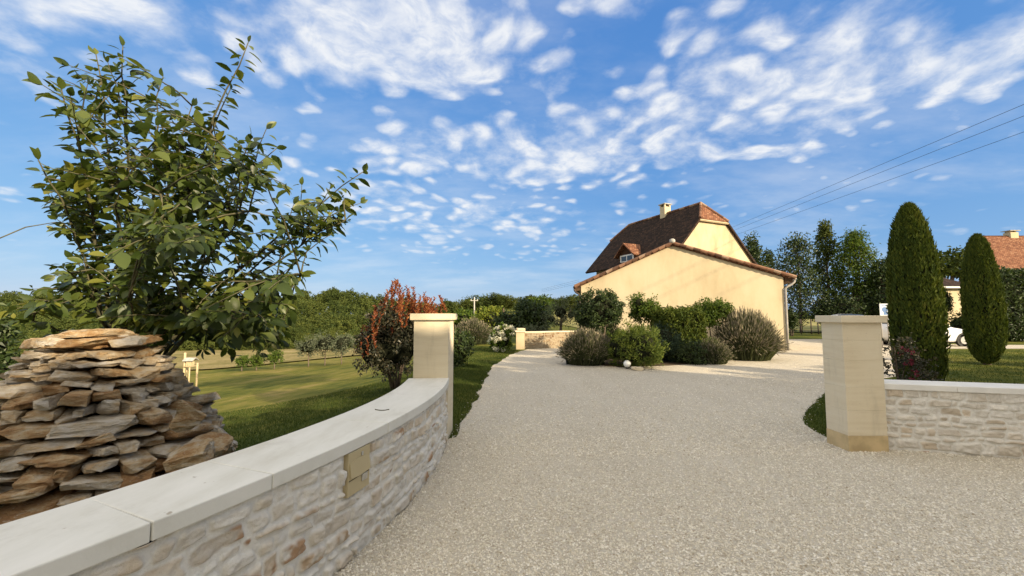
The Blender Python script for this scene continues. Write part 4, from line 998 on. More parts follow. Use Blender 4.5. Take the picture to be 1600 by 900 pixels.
# mid-distance garden trees between the near pillar and the house
def at(px, py, D):
    p = P(px, py, D); return p
def bush(name, label, cat, px, ytop, ybase, wpx, D, mat, rng, nclump, nleaf, L, W, cr=None, ground=None, group=None, core=0.72, stems=True, nblob=4, square=False, extra=None, surf=0.6, droop=0.0, stem_h=None):
    cx0 = P(px, (ytop + ybase) / 2, D)[0]; zt = zpx(ytop, D); zb = zpx(ybase, D) ; g = tz(cx0, D) if ground is None else ground
    R = wpx * D / F / 2 / wide(px); h = (zt - zb) / 2; c = (cx0, D, zb + h)
    t = thing(name, label, cat, (cx0, D, g), group)
    bl = [(c, (R * 0.86, R * 0.86, h * 0.92))]
    for i in range(nblob):
        a = i / max(nblob, 1) * 6.28 + rng.random(); d = 0.45
        bl.append(((c[0] + math.cos(a) * R * d, c[1] + math.sin(a) * R * d, c[2] + h * rng.uniform(-0.35, 0.42)), (R * rng.uniform(.42, .58), R * rng.uniform(.42, .58), h * rng.uniform(.42, .6))))
    V, f = clump_crown(rng, bl, nclump, nleaf, L, W, cr or R * 0.2, surf=surf, droop=droop)
    V[:, 2] = np.maximum(V[:, 2], g + 0.01)
    npmesh('foliage', V, f, M[mat], t)
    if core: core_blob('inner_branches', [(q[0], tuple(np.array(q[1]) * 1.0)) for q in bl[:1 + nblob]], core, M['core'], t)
    if stems:
        mb = MB(); top = zb + h * (stem_h or 0.7)
        for i in range(4):
            a = i * 1.6 + rng.random(); e = np.array([cx0 + math.cos(a) * R * 0.45, D + math.sin(a) * R * 0.45, top]); s = np.array([cx0 + math.cos(a) * 0.06, D + math.sin(a) * 0.06, g - 0.1])
            mb.tube([s, (s * 0.6 + e * 0.4) + rng.normal(0, 0.03, 3), e], [0.035, 0.028, 0.012] if D > 10 else [0.03, 0.022, 0.01], 6)
        mb.build('stems', M['bark'], t, smooth=True)
    return t
rng = np.random.default_rng(5)
bush('round_hedge', 'large dome-shaped clipped hedge with a pale top behind the hydrangea', 'hedge', 792, 486, 520, 46, 38, 'leaf_dark', rng, 120, 16, 0.22, 0.15, 0.30, stems=False)
bush('shrub', 'tall yellow-green shrub behind the lavender, left of the clipped dome', 'shrub', 764, 476, 522, 56, 44, 'leaf_yellow', rng, 110, 14, 0.34, 0.20, 0.5, core=0.6)
bush('shrub', 'mid green bush between the near pillar and the yellow-green shrub', 'shrub', 722, 482, 520, 44, 48, 'leaf_bright', rng, 90, 14, 0.36, 0.22, 0.6, core=0.6)
bush('evergreen_tree', 'dark evergreen tree behind the short pillar', 'tree', 832, 466, 522, 62, 36, 'leaf_dark', rng, 170, 16, 0.30, 0.16, 0.5, core=0.62)
bush('garden_tree', 'yellowish light-topped tree between the dark evergreen and the olive', 'tree', 846, 462, 500, 40, 42, 'leaf_bright', rng, 90, 14, 0.34, 0.18, 0.5, core=0.55)
p = P(876, 520, 24)
tree('olive_tree', 'silvery olive tree behind the low stone wall beside the house', 'tree', (p[0], 24, tz(p[0], 24)),
     [((P(876, 488, 24)[0], 24, zpx(488, 24)), (0.95, 0.9, 0.85)), ((P(862, 498, 24)[0], 24, zpx(498, 24)), (0.6, 0.6, 0.5)), ((P(893, 494, 24)[0], 24.2, zpx(492, 24)), (0.55, 0.5, 0.6))], rng, 'leaf_olive', 110, 24, 0.11, 0.035, 0.24, 0.10, droop=0.2, core=0.35)
bush('shrub', 'pale grey spreading shrub left of the olive behind the low wall', 'shrub', 838, 506, 526, 46, 23, 'leaf_olive', rng, 70, 18, 0.12, 0.05, 0.22, core=0.6, stems=False)

# ------------------------------------------------------------------ lavender-type clumps
def lavender(name, label, c, R, h, rng, n, tipmat='lav_tip', stem='lav_stem', g=0.0, cat='lavender', tips=0.42, width=0.008, inner=True):
    t = thing(name, label, cat, (c[0], c[1], g))
    a = rng.random(n) * 6.283; el = np.arccos(rng.random(n) * 0.96); rr = np.sqrt(rng.random(n))
    d = np.stack([np.cos(a) * np.sin(el), np.sin(a) * np.sin(el), np.cos(el)], 1)
    o = np.stack([c[0] + np.cos(a) * rr * R[0] * 0.62, c[1] + np.sin(a) * rr * R[1] * 0.62, np.full(n, g) + rng.random(n) * h * 0.40 * (1 - 0.6 * rr ** 2)], 1)
    Ls = 0.50 + 0.66 * rng.random(n)
    k1 = rr * rng.uniform(0.75, 1.08, n); e = np.stack([c[0] + np.cos(a) * R[0] * k1, c[1] + np.sin(a) * R[1] * k1, g + h * np.sqrt(np.maximum(0.02, 1 - 0.86 * rr ** 2)) * np.minimum(Ls + 0.10 + 0.25 * (fbm(np.c_[np.cos(a) * rr, np.sin(a) * rr] * 3.5 + c[0], 2, 3) - 0.5), 1.25)], 1) + rng.normal(0, 0.05, (n, 3)); e[:, 2] = np.maximum(e[:, 2], g + 0.05)
    mid = (o * 0.45 + e * 0.55) + np.stack([0 * a, 0 * a, 0.10 * h * np.ones(n)], 1)
    s = unit(np.cross(e - o, rng.normal(size=(n, 3)))) * width
    V = np.stack([o - s, o + s, mid + s * 0.8, mid - s * 0.8, e + s * 0.5, e - s * 0.5], 1).reshape(-1, 3)
    i = np.arange(n)[:, None] * 6
    npmesh('stems', V, np.concatenate([i + [0, 1, 2, 3], i + [3, 2, 4, 5]], 0), M[stem], t)
    k = rng.random(n) < tips; m = k.sum(); dirn = unit(e - mid)[k]
    Lt = (0.07 + 0.06 * rng.random(m)) * h
    V1, f1 = leaf_cards(e[k] - dirn * Lt[:, None] * 0.5, unit(rng.normal(size=(m, 3))), dirn, Lt * 1.2, width * 2.6)
    V2, f2 = leaf_cards(e[k] - dirn * Lt[:, None] * 0.5, unit(rng.normal(size=(m, 3))), dirn, Lt * 1.2, width * 2.6)
    npmesh('flower_spikes', np.r_[V1, V2], np.r_[f1, f2 + len(V1)], M[tipmat], t)
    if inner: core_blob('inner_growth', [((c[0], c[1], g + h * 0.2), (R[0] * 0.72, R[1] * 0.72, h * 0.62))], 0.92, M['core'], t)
    return t
def lav_px(name, label, px, ytop, ybase, wpx, n, rng, dy=0.0, **kw):
    b = G(px, ybase); D = b[1] + dy; R = wpx * D / F / 2 / wide(px); h = zpx(ytop, D)
    return lavender(name, label, (P(px, ybase, D)[0], D), (R, R * 0.8), h, rng, n, **kw)

# ------------------------------------------------------------------ planting bed in front of the house
rng = np.random.default_rng(31)
lav_px('lavender', 'wide fan of sunlit dry lavender at the right end of the house bed', 1168, 500, 566, 122, 8000, rng, dy=0.75)
lav_px('lavender', 'dark shaded lavender at the left tip of the house bed', 916, 524, 573, 88, 5200, rng, dy=0.5)
bush('low_shrub', 'low spreading dark green shrub between the pine mound and the lavender fan', 'shrub', 1076, 530, 577, 72, 13.3, 'leaf_dark', rng, 220, 20, 0.08, 0.035, 0.13, ground=0.0, nblob=7, core=0.62, stems=False)
lav_px('lavender', 'low grey-green lavender in front of the ball-shaped standard', 1116, 536, 571, 62, 2800, rng, dy=0.4)
bush('low_shrub', 'small olive green shrub under the square clipped block', 'shrub', 1098, 526, 560, 50, 13.9, 'leaf_bright', rng, 130, 18, 0.08, 0.035, 0.12, ground=0.0, nblob=5, core=0.6, stems=False)
lav_px('lavender', 'small pale lavender under the round clipped laurel', 958, 516, 560, 56, 2400, rng, dy=1.6)
bush('clipped_laurel', 'round clipped laurel on bare stems at the left house corner', 'tree', 936, 450, 522, 82, 14.4, 'leaf_dark', rng, 420, 20, 0.10, 0.045, 0.13, ground=0.0, nblob=2, surf=0.85)
bush('multi_stem_tree', 'loose multi-stemmed small tree between the clipped laurel and the block hedge', 'tree', 1006, 459, 509, 58, 15.3, 'leaf_bright', rng, 170, 20, 0.09, 0.045, 0.16, ground=0.0, core=0.5, surf=0.5)
bush('standard_tree', 'ball-shaped standard tree with slim stems in front of the house', 'tree', 1112, 463, 514, 70, 15.0, 'leaf_bright', rng, 230, 20, 0.09, 0.04, 0.15, ground=0.0, core=0.55, surf=0.55)
bush('dwarf_pine', 'bushy bright green dwarf pine mound beside the white globe lamp', 'shrub', 992, 506, 583, 106, 12.5, 'leaf_pine', rng, 260, 44, 0.10, 0.026, 0.14, ground=0.0, nblob=11, core=0.60, stems=False, droop=-0.7)
bush('juniper', 'dark blue-green rounded juniper behind the dwarf pine', 'shrub', 1034, 503, 566, 66, 13.6, 'leaf_blue', rng, 260, 24, 0.09, 0.03, 0.12, ground=0.0, core=0.70, stems=False)
# square clipped yew: leaves over a rounded box
def box_hedge(name, label, c, half, rng, mat, n, L, W, g=0.0, jitter=0.06):
    t = thing(name, label, 'hedge', (c[0], c[1], g)); half = np.array(half)
    d = rng.uniform(-1, 1, (n, 3)); j = rng.choice(3, n, p=np.array([half[1] * half[2], half[0] * half[2], half[0] * half[1]]) / (half[1] * half[2] + half[0] * half[2] + half[0] * half[1]))
    d[np.arange(n), j] = np.sign(d[np.arange(n), j]); d = d / (np.sum(np.abs(d) ** 8, 1) ** (1 / 8))[:, None]
    nr = unit(np.sign(d) * np.abs(d) ** 7 / half)
    Pt = np.array(c) + d * half + nr * (rng.normal(0, jitter, n) + (fbm(d * half * 2.2, 3, 6) - 0.5) * 4 * jitter)[:, None]
    Nn = unit(nr + rng.normal(0, 0.6, (n, 3))); T = unit(rng.normal(size=(n, 3)) + [0, 0, 0.8])
    V, f = leaf_cards(Pt, Nn, T, L * rng.uniform(0.7, 1.3, n), W)
    npmesh('foliage', V, f, M[mat], t)
    MB().box(np.array(c) - half * 0.88, np.array(c) + half * 0.88).build('inner_branches', M['core'], t, bevel=min(half) * 0.25, seg=3)
    return t
hc = P(1059, 512, 14.4)
box_hedge('block_hedge', 'square clipped yew block in the middle of the house bed', (hc[0], 14.4, zpx(522, 14.4)), (0.72, 0.62, 0.80), rng, 'leaf_cypress', 9000, 0.13, 0.055, jitter=0.07)

# ------------------------------------------------------------------ plants along the left verge
b = G(784, 552)
hyd = thing('hydrangea', 'white flowering hydrangea beside the short stone pillar', 'shrub', b)
bl = [((b[0], b[1] + 0.5, 0.55), (0.46, 0.42, 0.5)), ((b[0] + 0.1, b[1] + 0.5, 0.85), (0.38, 0.35, 0.32)), ((b[0] - 0.25, b[1] + 0.45, 0.45), (0.28, 0.3, 0.35))]
V, f = clump_crown(rng, bl, 130, 12, 0.13, 0.09, 0.12); V[:, 2] = np.maximum(V[:, 2], 0.02); npmesh('foliage', V, f, M['leaf_bright'], hyd)
core_blob('inner_branches', bl, 0.7, M['core'], hyd)
for i in range(40):
    c, R = bl[rng.integers(0, 3)]; d = unit(rng.normal(size=(1, 3)) + [0, -0.7, 0.35])[0]; q = np.array(c) + d * np.array(R) * 1.05
    if q[2] < 0.1: continue
    r = rng.uniform(0.07, 0.12); n = 80; dd = unit(rng.normal(size=(n, 3)))
    V, f = leaf_cards(q + dd * r * 0.85, dd, unit(rng.normal(size=(n, 3))), 0.045, 0.04); npmesh('flower_head', V, f, M['petal_white'], hyd)
rng = np.random.default_rng(8)
q = P(738, 530, 22)
lavender('lavender', 'mauve-grey lavender mound on the lawn behind the near pillar', (q[0], 22), (1.25, 1.0), zpx(505, 22) - tz(q[0], 22), rng, 3200, g=tz(q[0], 22), width=0.014)
bush('laurel_shrub', 'dark glossy laurel shrub just behind the near gate pillar', 'shrub', 714, 515, 575, 52, 12.4, 'leaf_dark', rng, 170, 16, 0.11, 0.055, 0.14, core=0.75)
# photinia with red tips
D = 9.3; cxp = P(618, 530, D)[0]; g = tz(cxp, D)
ph = thing('photinia', 'tall photinia with red upper shoots over dark purple foliage', 'shrub', (cxp, D, g))
lowb = [((cxp, D, g + 1.0), (0.80, 0.75, 0.75)), ((cxp - 0.15, D, g + 1.45), (0.6, 0.6, 0.55)), ((cxp + 0.35, D, g + 1.4), (0.55, 0.5, 0.55)), ((cxp - 0.35, D - 0.2, g + 0.85), (0.5, 0.5, 0.5))]
V, f = clump_crown(rng, lowb, 340, 18, 0.085, 0.04, 0.13, surf=0.55); npmesh('foliage', V, f, M['leaf_purple'], ph)
core_blob('inner_branches', lowb, 0.62, M['core'], ph)
mb = MB()
for i in range(6):
    a = i * 1.05; mb.tube([(cxp + 0.05 * math.cos(a), D + 0.05 * math.sin(a), g - 0.1), (cxp + 0.2 * math.cos(a), D + 0.2 * math.sin(a), g + 0.6), (cxp + 0.5 * math.cos(a), D + 0.4 * math.sin(a), g + 1.5)], [0.03, 0.022, 0.01], 6)
mb.build('stems', M['bark'], ph, smooth=True)
sh = [(618, 436), (606, 450), (628, 455), (640, 462), (655, 458), (668, 466), (684, 462), (596, 470), (585, 482), (648, 470), (576, 508), (614, 468), (632, 446), (600, 488), (660, 480), (676, 474), (640, 480), (588, 500), (622, 478), (610, 498), (650, 492), (570, 522)]
Pp, Nn, Tt = [], [], []
for (px, py) in sh:
    for k in range(6):
        tip = P(px + rng.normal(0, 5), py + abs(rng.normal(0, 8)), D + rng.normal(0, 0.35)); root = tip - np.array([rng.normal(0, 0.06), rng.normal(0, 0.06), rng.uniform(0.28, 0.45)])
        for s in np.linspace(0.0, 1, 22):
            ax = tip - root; a = rng.random() * 6.28; o = np.array([math.cos(a), math.sin(a), rng.uniform(0.2, 0.9)])
            Pp.append(root + ax * s); Tt.append(o + unit(ax[None])[0] * 0.6); Nn.append(unit(ax[None])[0] + rng.normal(0, 0.4, 3))
V, f = leaf_cards(np.array(Pp), np.array(Nn), np.array(Tt), rng.uniform(0.06, 0.10, len(Pp)), 0.040); npmesh('red_shoots', V, f, M['leaf_red'], ph)

# ------------------------------------------------------------------ young fruit trees in a row by the hay field
fr = [(378, 580, 24, 'smallest young fruit tree, under the tip of the big leafy tree'), (401, 579, 26, 'small young fruit tree, second in the row from the birdhouse'), (429, 577, 30, 'small round fruit tree standing alone before the bigger three'),
      (482, 573, 50, 'larger silvery fruit tree, nearest the birdhouse of the three big ones'), (508, 571, 54, 'larger silvery fruit tree in the middle of the big three'), (534, 569, 50, 'larger silvery fruit tree next to the red photinia')]
rng = np.random.default_rng(14)
for px, py, hp, l in fr:
    q = GT(px, py); D = q[1]; H = hp * D / F; R = H * 0.40
    c = (q[0], D, q[2] + H * 0.62)
    tree('fruit_tree', l, 'tree', q, [(c, (R, R, H * 0.36)), ((c[0] + R * .3, c[1], c[2] + H * .1), (R * .6, R * .6, H * .25)), ((c[0] - R * .4, c[1], c[2] - H * .05), (R * .6, R * .6, H * .22))], rng, 'leaf_olive' if hp > 40 else 'leaf_bright', 100, 14, 0.13, 0.06, R * 0.24, 0.045, group='young fruit trees by the hay field', core=0.5)

# ------------------------------------------------------------------ cypresses, right-hand trees
def cypress(label, px, ytop, ybase, wpx, D, rng, prof, n=15000, trunk_px=None):
    x = P(px, 500, D)[0]; zt = zpx(ytop, D); zb = zpx(ybase, D); R = wpx * D / F / 2 / wide(px)
    t = thing('cypress', label, 'tree', (x, D, 0), 'clipped columnar cypresses')
    hh = rng.random(n) ** 0.92; a = rng.random(n) * 6.283
    rad = np.interp(hh, prof[0], prof[1]) * R
    an = np.stack([np.cos(a), np.sin(a)], 1)
    lump = 1 + 0.20 * (fbm(np.c_[an * 1.7, hh * 2.6 + 5], 3, 4) - 0.5) + 0.22 * (fbm(np.c_[an * 6, hh * 3.2], 3, 9) - 0.5)
    dep = 1 - 0.18 * rng.random(n) ** 1.5 + 0.10 * (rng.random(n) < 0.06) * rng.random(n)
    Pt = np.c_[x + an[:, 0] * rad * lump * dep, D + an[:, 1] * rad * lump * dep, zb + hh * (zt - zb)]
    Nn = unit(np.c_[an, 0.25 * np.ones(n)] + rng.normal(0, 0.35, (n, 3))); T = unit(np.c_[an * 0.35, np.ones(n)] + rng.normal(0, 0.28, (n, 3)))
    V, f = leaf_cards(Pt - T * 0.05, Nn, T, rng.uniform(0.06, 0.17, n) , 0.040); npmesh('foliage', V, f, M['leaf_cypress'], t)
    hs = np.linspace(0, 1, 26); rr = np.interp(hs, prof[0], prof[1]) * R * 0.86
    MB().lathe([(max(r, 0.01), zb + h * (zt - zb) * 0.985) for r, h in zip(rr, hs)], (x, D, 0), 20).build('inner_branches', M['core'], t, smooth=True)
    MB().tube([(x, D, -0.1), (x, D, zb + 0.5)], [0.10, 0.07], 8).build('trunk', M['bark'], t, smooth=True)
rng = np.random.default_rng(3)
pf1 = ([0, .04, .12, .3, .5, .7, .82, .9, .96, .99, 1], [.55, .80, .93, 1, 1, .90, .74, .58, .38, .20, .05])
pf2 = ([0, .03, .10, .2, .38, .55, .72, .84, .92, .97, 1], [.22, .50, .78, .93, 1, .97, .82, .66, .50, .34, .10])
cypress('tallest clipped columnar cypress with foliage down to the low wall', 1431, 321, 604, 86, 9.4, rng, pf1, 17000)
cypress('smaller clipped columnar cypress on a short bare trunk, right of the tallest', 1537, 368, 567, 68, 12.9, rng, pf2, 14000)

def column_tree(name, label, px, ytop, ybase, wpx, D, mat, rng, nclump, L, W, tr, pr=None, droop=0.0, nleaf=16, core=None, spread=0.32):
    """upright tree: clumps along ascending limbs round a straight trunk"""
    x = P(px, 500, D)[0]; g = tz(x, D); zt = zpx(ytop, D); zb = zpx(ybase, D); R = wpx * D / F / 2 / wide(px)
    t = thing(name, label, 'tree', (x, D, g)); pr = pr or ([0, .15, .45, .75, 1], [.5, .9, 1, .62, .08])
    mb = MB(); mb.tube([(x, D, g - 0.2), (x + 0.05, D, g + (zt - g) * 0.5), (x, D, zt - 0.3)], [tr, tr * 0.7, tr * 0.1], 8)
    C, Dd = [], []
    for i in range(nclump):
        h = rng.random() ** 0.85; r = np.interp(h, pr[0], pr[1]) * R * math.sqrt(rng.random()); a = rng.random() * 6.28
        c = np.array([x + math.cos(a) * r, D + math.sin(a) * r, zb + h * (zt - zb)]); C.append(c); Dd.append([math.cos(a), math.sin(a), 0.3])
        if i % 4 == 0: mb.tube([(x, D, max(g + 0.5, c[2] - r * 0.9 - 0.2)), c], [tr * 0.25, tr * 0.06], 5)
    C = np.array(C); Dd = np.array(Dd); n = nclump * nleaf
    Pt = np.repeat(C, nleaf, 0) + rng.normal(0, 1, (n, 3)) * [R * spread * .6, R * spread * .6, R * spread * 0.8]
    Nn = unit(np.repeat(Dd, nleaf, 0) + rng.normal(0, 0.6, (n, 3))); T = unit(rng.normal(size=(n, 3)) + [0, 0, -droop])
    V, f = leaf_cards(Pt, Nn, T, L * rng.uniform(0.7, 1.3, n), W); npmesh('crown', V, f, M[mat], t)
    mb.build('trunk', M['bark'], t, smooth=True)
    return t
rng = np.random.default_rng(22)
column_tree('conifer_tree', 'pointed dark conifer rising behind the right roof edge of the farmhouse', 1180, 374, 470, 52, 46, 'leaf_dark', rng, 150, 0.42, 0.15, 0.25, ([0, .5, .8, 1], [1, .72, .4, .04]), 0.3)
column_tree('conifer_tree', 'lower dark conifer beside the pointed one behind the house', 1204, 396, 470, 44, 47, 'leaf_dark', rng, 100, 0.42, 0.15, 0.25, ([0, .5, .8, 1], [1, .8, .5, .06]), 0.3)
column_tree('birch_tree', 'airy dark tree with wispy top shoots right of the house downpipe', 1251, 374, 500, 86, 36, 'leaf_dark', rng, 300, 0.24, 0.13, 0.12, ([0, .2, .5, .75, 1], [.8, 1, .95, .8, .35]), 0.2, 16, spread=.22)
column_tree('poplar_tree', 'tallest slim tree with see-through crown in the row beyond the fence', 1296, 351, 500, 62, 37, 'leaf_wood', rng, 280, 0.25, 0.14, 0.14, ([0, .25, .5, .8, 1], [.7, 1, .95, .55, .1]), 0.1, 16, spread=.2)
column_tree('willow_tree', 'bright green feathery tree right of the tallest slim tree', 1341, 365, 500, 92, 35, 'leaf_bright', rng, 380, 0.28, 0.09, 0.15, ([0, .25, .5, .8, 1], [.9, 1, .92, .6, .2]), 0.6, 18, spread=.2)
column_tree('dark_tree', 'dark tree half hidden behind the tallest cypress', 1384, 412, 505, 74, 33, 'leaf_dark', rng, 170, 0.26, 0.15, 0.14, None, 0.1, 16)
bush('shrub', 'dark understorey thicket below the row of slim trees', 'shrub', 1312, 462, 512, 100, 34, 'leaf_dark', rng, 200, 14, 0.22, 0.13, 0.4, core=0.6)
bush('shrub', 'dark narrow bush beside the house downpipe', 'shrub', 1236, 480, 522, 18, 30, 'leaf_dark', rng, 60, 14, 0.18, 0.1, 0.2, core=0.7)
bush('topiary_ball', 'dark clipped topiary ball in front of the yellow wing, between the cypresses', 'tree', 1471, 448, 496, 38, 27, 'leaf_dark', rng, 120, 18, 0.13, 0.07, 0.2, core=0.85, nblob=1)
bush('shrub', 'dark low shrub behind the white car, under the topiary', 'shrub', 1500, 488, 536, 44, 26, 'leaf_dark', rng, 110, 14, 0.15, 0.08, 0.2, core=0.8, stems=False)
D = 36.5; p = P(1484, 500, D)
tree('broad_tree', 'broad dark green tree rising over the low wing of the neighbouring house', 'tree', (p[0], D, tz(p[0], D)), [((P(q, 415, D)[0], D, zpx(yy, D)), (rx, 1.0, rz)) for q, yy, rx, rz in [(1470, 415, 1.9, 1.2), (1490, 411, 2.0, 1.4), (1512, 414, 2.0, 1.4), (1445, 420, 2, 1.3), (1530, 420, 1.8, 1.3)]], rng, 'leaf_wood', 220, 13, 0.34, 0.22, 0.45, 0.25)
hb = P(1612, 480, 24)
box_hedge('tall_hedge', 'tall dark hedge at the right edge in front of the neighbouring house', (hb[0] + 1.0, 24.6, 2.12), (3.6, 0.9, 2.12), rng, 'leaf_dark', 15000, 0.20, 0.11, jitter=0.10)
bush('dark_evergreen', 'dark evergreen at the left edge beside the stone cairn', 'shrub', -22, 468, 665, 96, 6.4, 'leaf_dark', rng, 240, 16, 0.10, 0.05, 0.16, core=0.8)
# flowering shrub at the foot of the tall cypress
b = P(1404, 575, 8.6)
rs = thing('rose_shrub', 'dark rose shrub with crimson clusters at the foot of the tallest cypress', 'shrub', (b[0], 8.6, 0))
bl = [((b[0] - 0.15, 8.6, 0.62), (0.34, 0.3, 0.55)), ((b[0] + 0.28, 8.45, 0.40), (0.40, 0.3, 0.42)), ((b[0] + 0.05, 8.5, 0.85), (0.25, 0.25, 0.35))]
V, f = clump_crown(rng, bl, 90, 12, 0.06, 0.04, 0.11, surf=0.35); npmesh('foliage', V, f, M['leaf_purple'], rs)
V, f = clump_crown(rng, [((P(1418, 590, 8.2)[0], 8.2, zpx(588, 8.2)), (.14, .12, .12)), ((P(1432, 586, 8.2)[0], 8.2, zpx(584, 8.2)), (.10, .1, .10)), ((P(1412, 556, 8.3)[0], 8.3, zpx(556, 8.3)), (.2, .15, .22))], 13, 11, 0.04, 0.03, 0.05); npmesh('blossom', V, f, M['leaf_pink'], rs)
mb = MB()
for i in range(5): mb.tube([(b[0], 8.6, 0), (b[0] + rng.normal(0, .2), 8.6, 0.9)], [0.014, 0.006], 5)
mb.build('stems', M['bark'], rs)

# ------------------------------------------------------------------ grass: short blades on the lawn edges and behind the wall
def blades(seed, regions):
    rng = np.random.default_rng(seed); Vs = []
    for (poly, n, h0, h1, w) in regions:
        poly = np.array(poly); lo, hi = poly.min(0), poly.max(0); q = rng.uniform(lo, hi, (n, 2))
        q = q[inside(poly, q[:, 0], q[:, 1]) & ~inside(lay, q[:, 0], q[:, 1])]; m = len(q); h = rng.uniform(h0, h1, m); a = rng.random(m) * 6.283
        z = terrain(q[:, 0], q[:, 1]); s = np.c_[np.cos(a), np.sin(a)] * w
        lean = rng.normal(0, 0.5, (m, 2)) * h[:, None]
        Vs.append(np.stack([np.c_[q - s, z - 0.005], np.c_[q + s, z - 0.005], np.c_[q + lean, z + h]], 1).reshape(-1, 3))
    V = np.concatenate(Vs); return V, np.arange(len(V)).reshape(-1, 3)
M['blade'] = leaf_mat('grass_blade', [(0.1, (0.025, 0.046, 0.009)), (0.5, (0.052, 0.080, 0.014)), (0.85, (0.11, 0.125, 0.03)), (1.0, (0.21, 0.18, 0.075))], 0.3, 0.7, 0.2, 0.45, 1.2)
el_ = [tuple(q) for q in edge_l]
V, f = blades(2, [([(-0.80, 5.0)] + el_[:26] + [(-2.6, 12.5), (-2.6, 5.2)], 60000, 0.025, 0.06, 0.004), ([(-0.75, 12)] + [(0.3, 18), (-3, 22), (-3.5, 12)], 26000, 0.03, 0.06, 0.007),
    ([tuple(q) for q in spline(patch, 16)] + [(4.3, 5.0), (4.4, 5.3), (5.5, 6.6), (7.2, 8.7)], 26000, 0.03, 0.075, 0.004),
    ([(-1.5, 4.6), (-2.2, 12), (-9, 12), (-5, 4.2), (-2.2, 3.0)], 60000, 0.03, 0.06, 0.006), ([(5, 5.4), (7.5, 8.6), (20, 18), (26, 18), (13, 5)], 60000, 0.03, 0.06, 0.007)])
tag(npmesh('grass', V, f, M['blade']), 'short mown grass blades at the lawn edges', 'grass', kind='stuff')

# ------------------------------------------------------------------ the big leafy young tree over the cairn
rng = np.random.default_rng(41)
bx, by = P(205, 500, 4.85)[0], 4.85; bz = tz(bx, by)
big = thing('young_walnut_tree', 'large-leaved young tree standing behind the stone cairn', 'tree', (bx, by, bz))
mb = MB(); fork = np.array([bx + 0.05, by - 0.05, bz + 1.0])
mb.tube([(bx, by, bz - 0.1), (bx + 0.03, by, bz + 0.5), fork], [0.065, 0.055, 0.05], 10)
tips = [(192, 72, 4.0), (388, 66, 4.25), (96, 140, 3.6), (150, 85, 4.3), (60, 250, 3.7), (432, 232, 4.3), (568, 268, 4.5), (540, 345, 4.2), (300, 165, 4.4), (255, 120, 4.6), (470, 430, 4.0), (100, 420, 3.6), (30, 500, 3.5), (420, 500, 3.8), (340, 220, 3.7), (180, 260, 3.5), (250, 300, 3.6), (390, 330, 3.8), (200, 470, 3.5), (320, 500, 3.6), (490, 350, 4.6), (130, 330, 4.5), (360, 140, 4.5)]
prim = []
def bez(a, b, lift, n=14, wob=0.04):
    a, b = np.array(a, float), np.array(b, float); L = np.linalg.norm(b - a); c = a * 0.5 + b * 0.5 + np.array([0, 0, lift * L]) ; c[:2] = a[:2] * 0.62 + b[:2] * 0.38
    t = np.linspace(0, 1, n)[:, None]; q = (1 - t) ** 2 * a + 2 * t * (1 - t) * c + t * t * b
    q[1:-1] += rng.normal(0, wob * L * 0.12, (n - 2, 3)); return q
for px, py, D in tips:
    q = bez(fork + rng.normal(0, 0.02, 3), P(px, py, D), 0.10 if py < 400 else 0.28); prim.append(q)
    mb.tube(q, np.linspace(0.028, 0.005, len(q)), 6)
Ls_P, Ls_T, Ls_N, Ls_L = [], [], [], []
def shoot(q, f0, step, lm, droop=0.55):
    """alternate stalked leaves along the outer part of a shoot"""
    d = np.r_[0, np.cumsum(np.linalg.norm(np.diff(q, axis=0), axis=1))]; s = d[-1] * f0; k = rng.random() * 6.28
    while s < d[-1]:
        p = np.array([np.interp(s, d, q[:, i]) for i in range(3)]); ax = unit((np.array([np.interp(min(s + .05, d[-1]), d, q[:, i]) for i in range(3)]) - np.array([np.interp(s - .05, d, q[:, i]) for i in range(3)]))[None])[0]
        k += 2.4 + rng.normal(0, 0.3); r = np.array([math.cos(k), math.sin(k), rng.uniform(-0.2, 0.5)]); r = r - ax * np.dot(r, ax) * 0.7
        t = unit((r + ax * 0.55 + np.array([0, 0, -droop * rng.uniform(0.3, 1.6)]))[None])[0]
        st = rng.uniform(0.015, 0.035)
        Ls_P.append(p + t * st); Ls_T.append(t); Ls_N.append(np.array([0, 0, 1.0]) + ax * 0.3 + rng.normal(0, 0.42, 3)); Ls_L.append(lm * rng.uniform(0.5, 1.3) * (0.55 if d[-1] - s < 0.06 else 1))
        s += step * rng.uniform(0.6, 1.4)
    for _ in range(2):
        ax = unit((q[-1] - q[-3])[None])[0]; Ls_P.append(q[-1]); Ls_T.append(ax + rng.normal(0, 0.35, 3)); Ls_N.append(rng.normal(0, 1, 3)); Ls_L.append(lm * rng.uniform(0.5, 0.9))
for q, (px, py, D) in zip(prim, tips): shoot(q, 0.50, 0.036, 0.150)
poly = np.array([(70, 140), (150, 85), (230, 95), (290, 170), (340, 165), (385, 75), (428, 115), (410, 175), (395, 215), (432, 235), (450, 300), (520, 290), (572, 268), (560, 312), (525, 370), (490, 410), (452, 440), (440, 530), (395, 548), (250, 545), (180, 500), (90, 470), (30, 525), (25, 480), (95, 430), (85, 350), (62, 265), (68, 205)], float)
allp = np.concatenate([q[3:] for q in prim])
clus = [(110, 470, 3.9), (55, 505, 3.7), (150, 425, 4.0), (205, 505, 3.9), (330, 535, 4.0), (420, 515, 4.1), (90, 330, 4.0), (270, 470, 4.2)]
while len(clus) < 54:
    q = (rng.uniform(30, 560), rng.uniform(100, 540))
    if inside(poly, np.array([q[0]]), np.array([q[1]]))[0] and (rng.random() < (1.0 if 90 < q[0] < 450 and q[1] > 215 else 0.45)): clus.append((*q, 4.15 + rng.normal(0, 0.45)))
made = 0; tries = 0
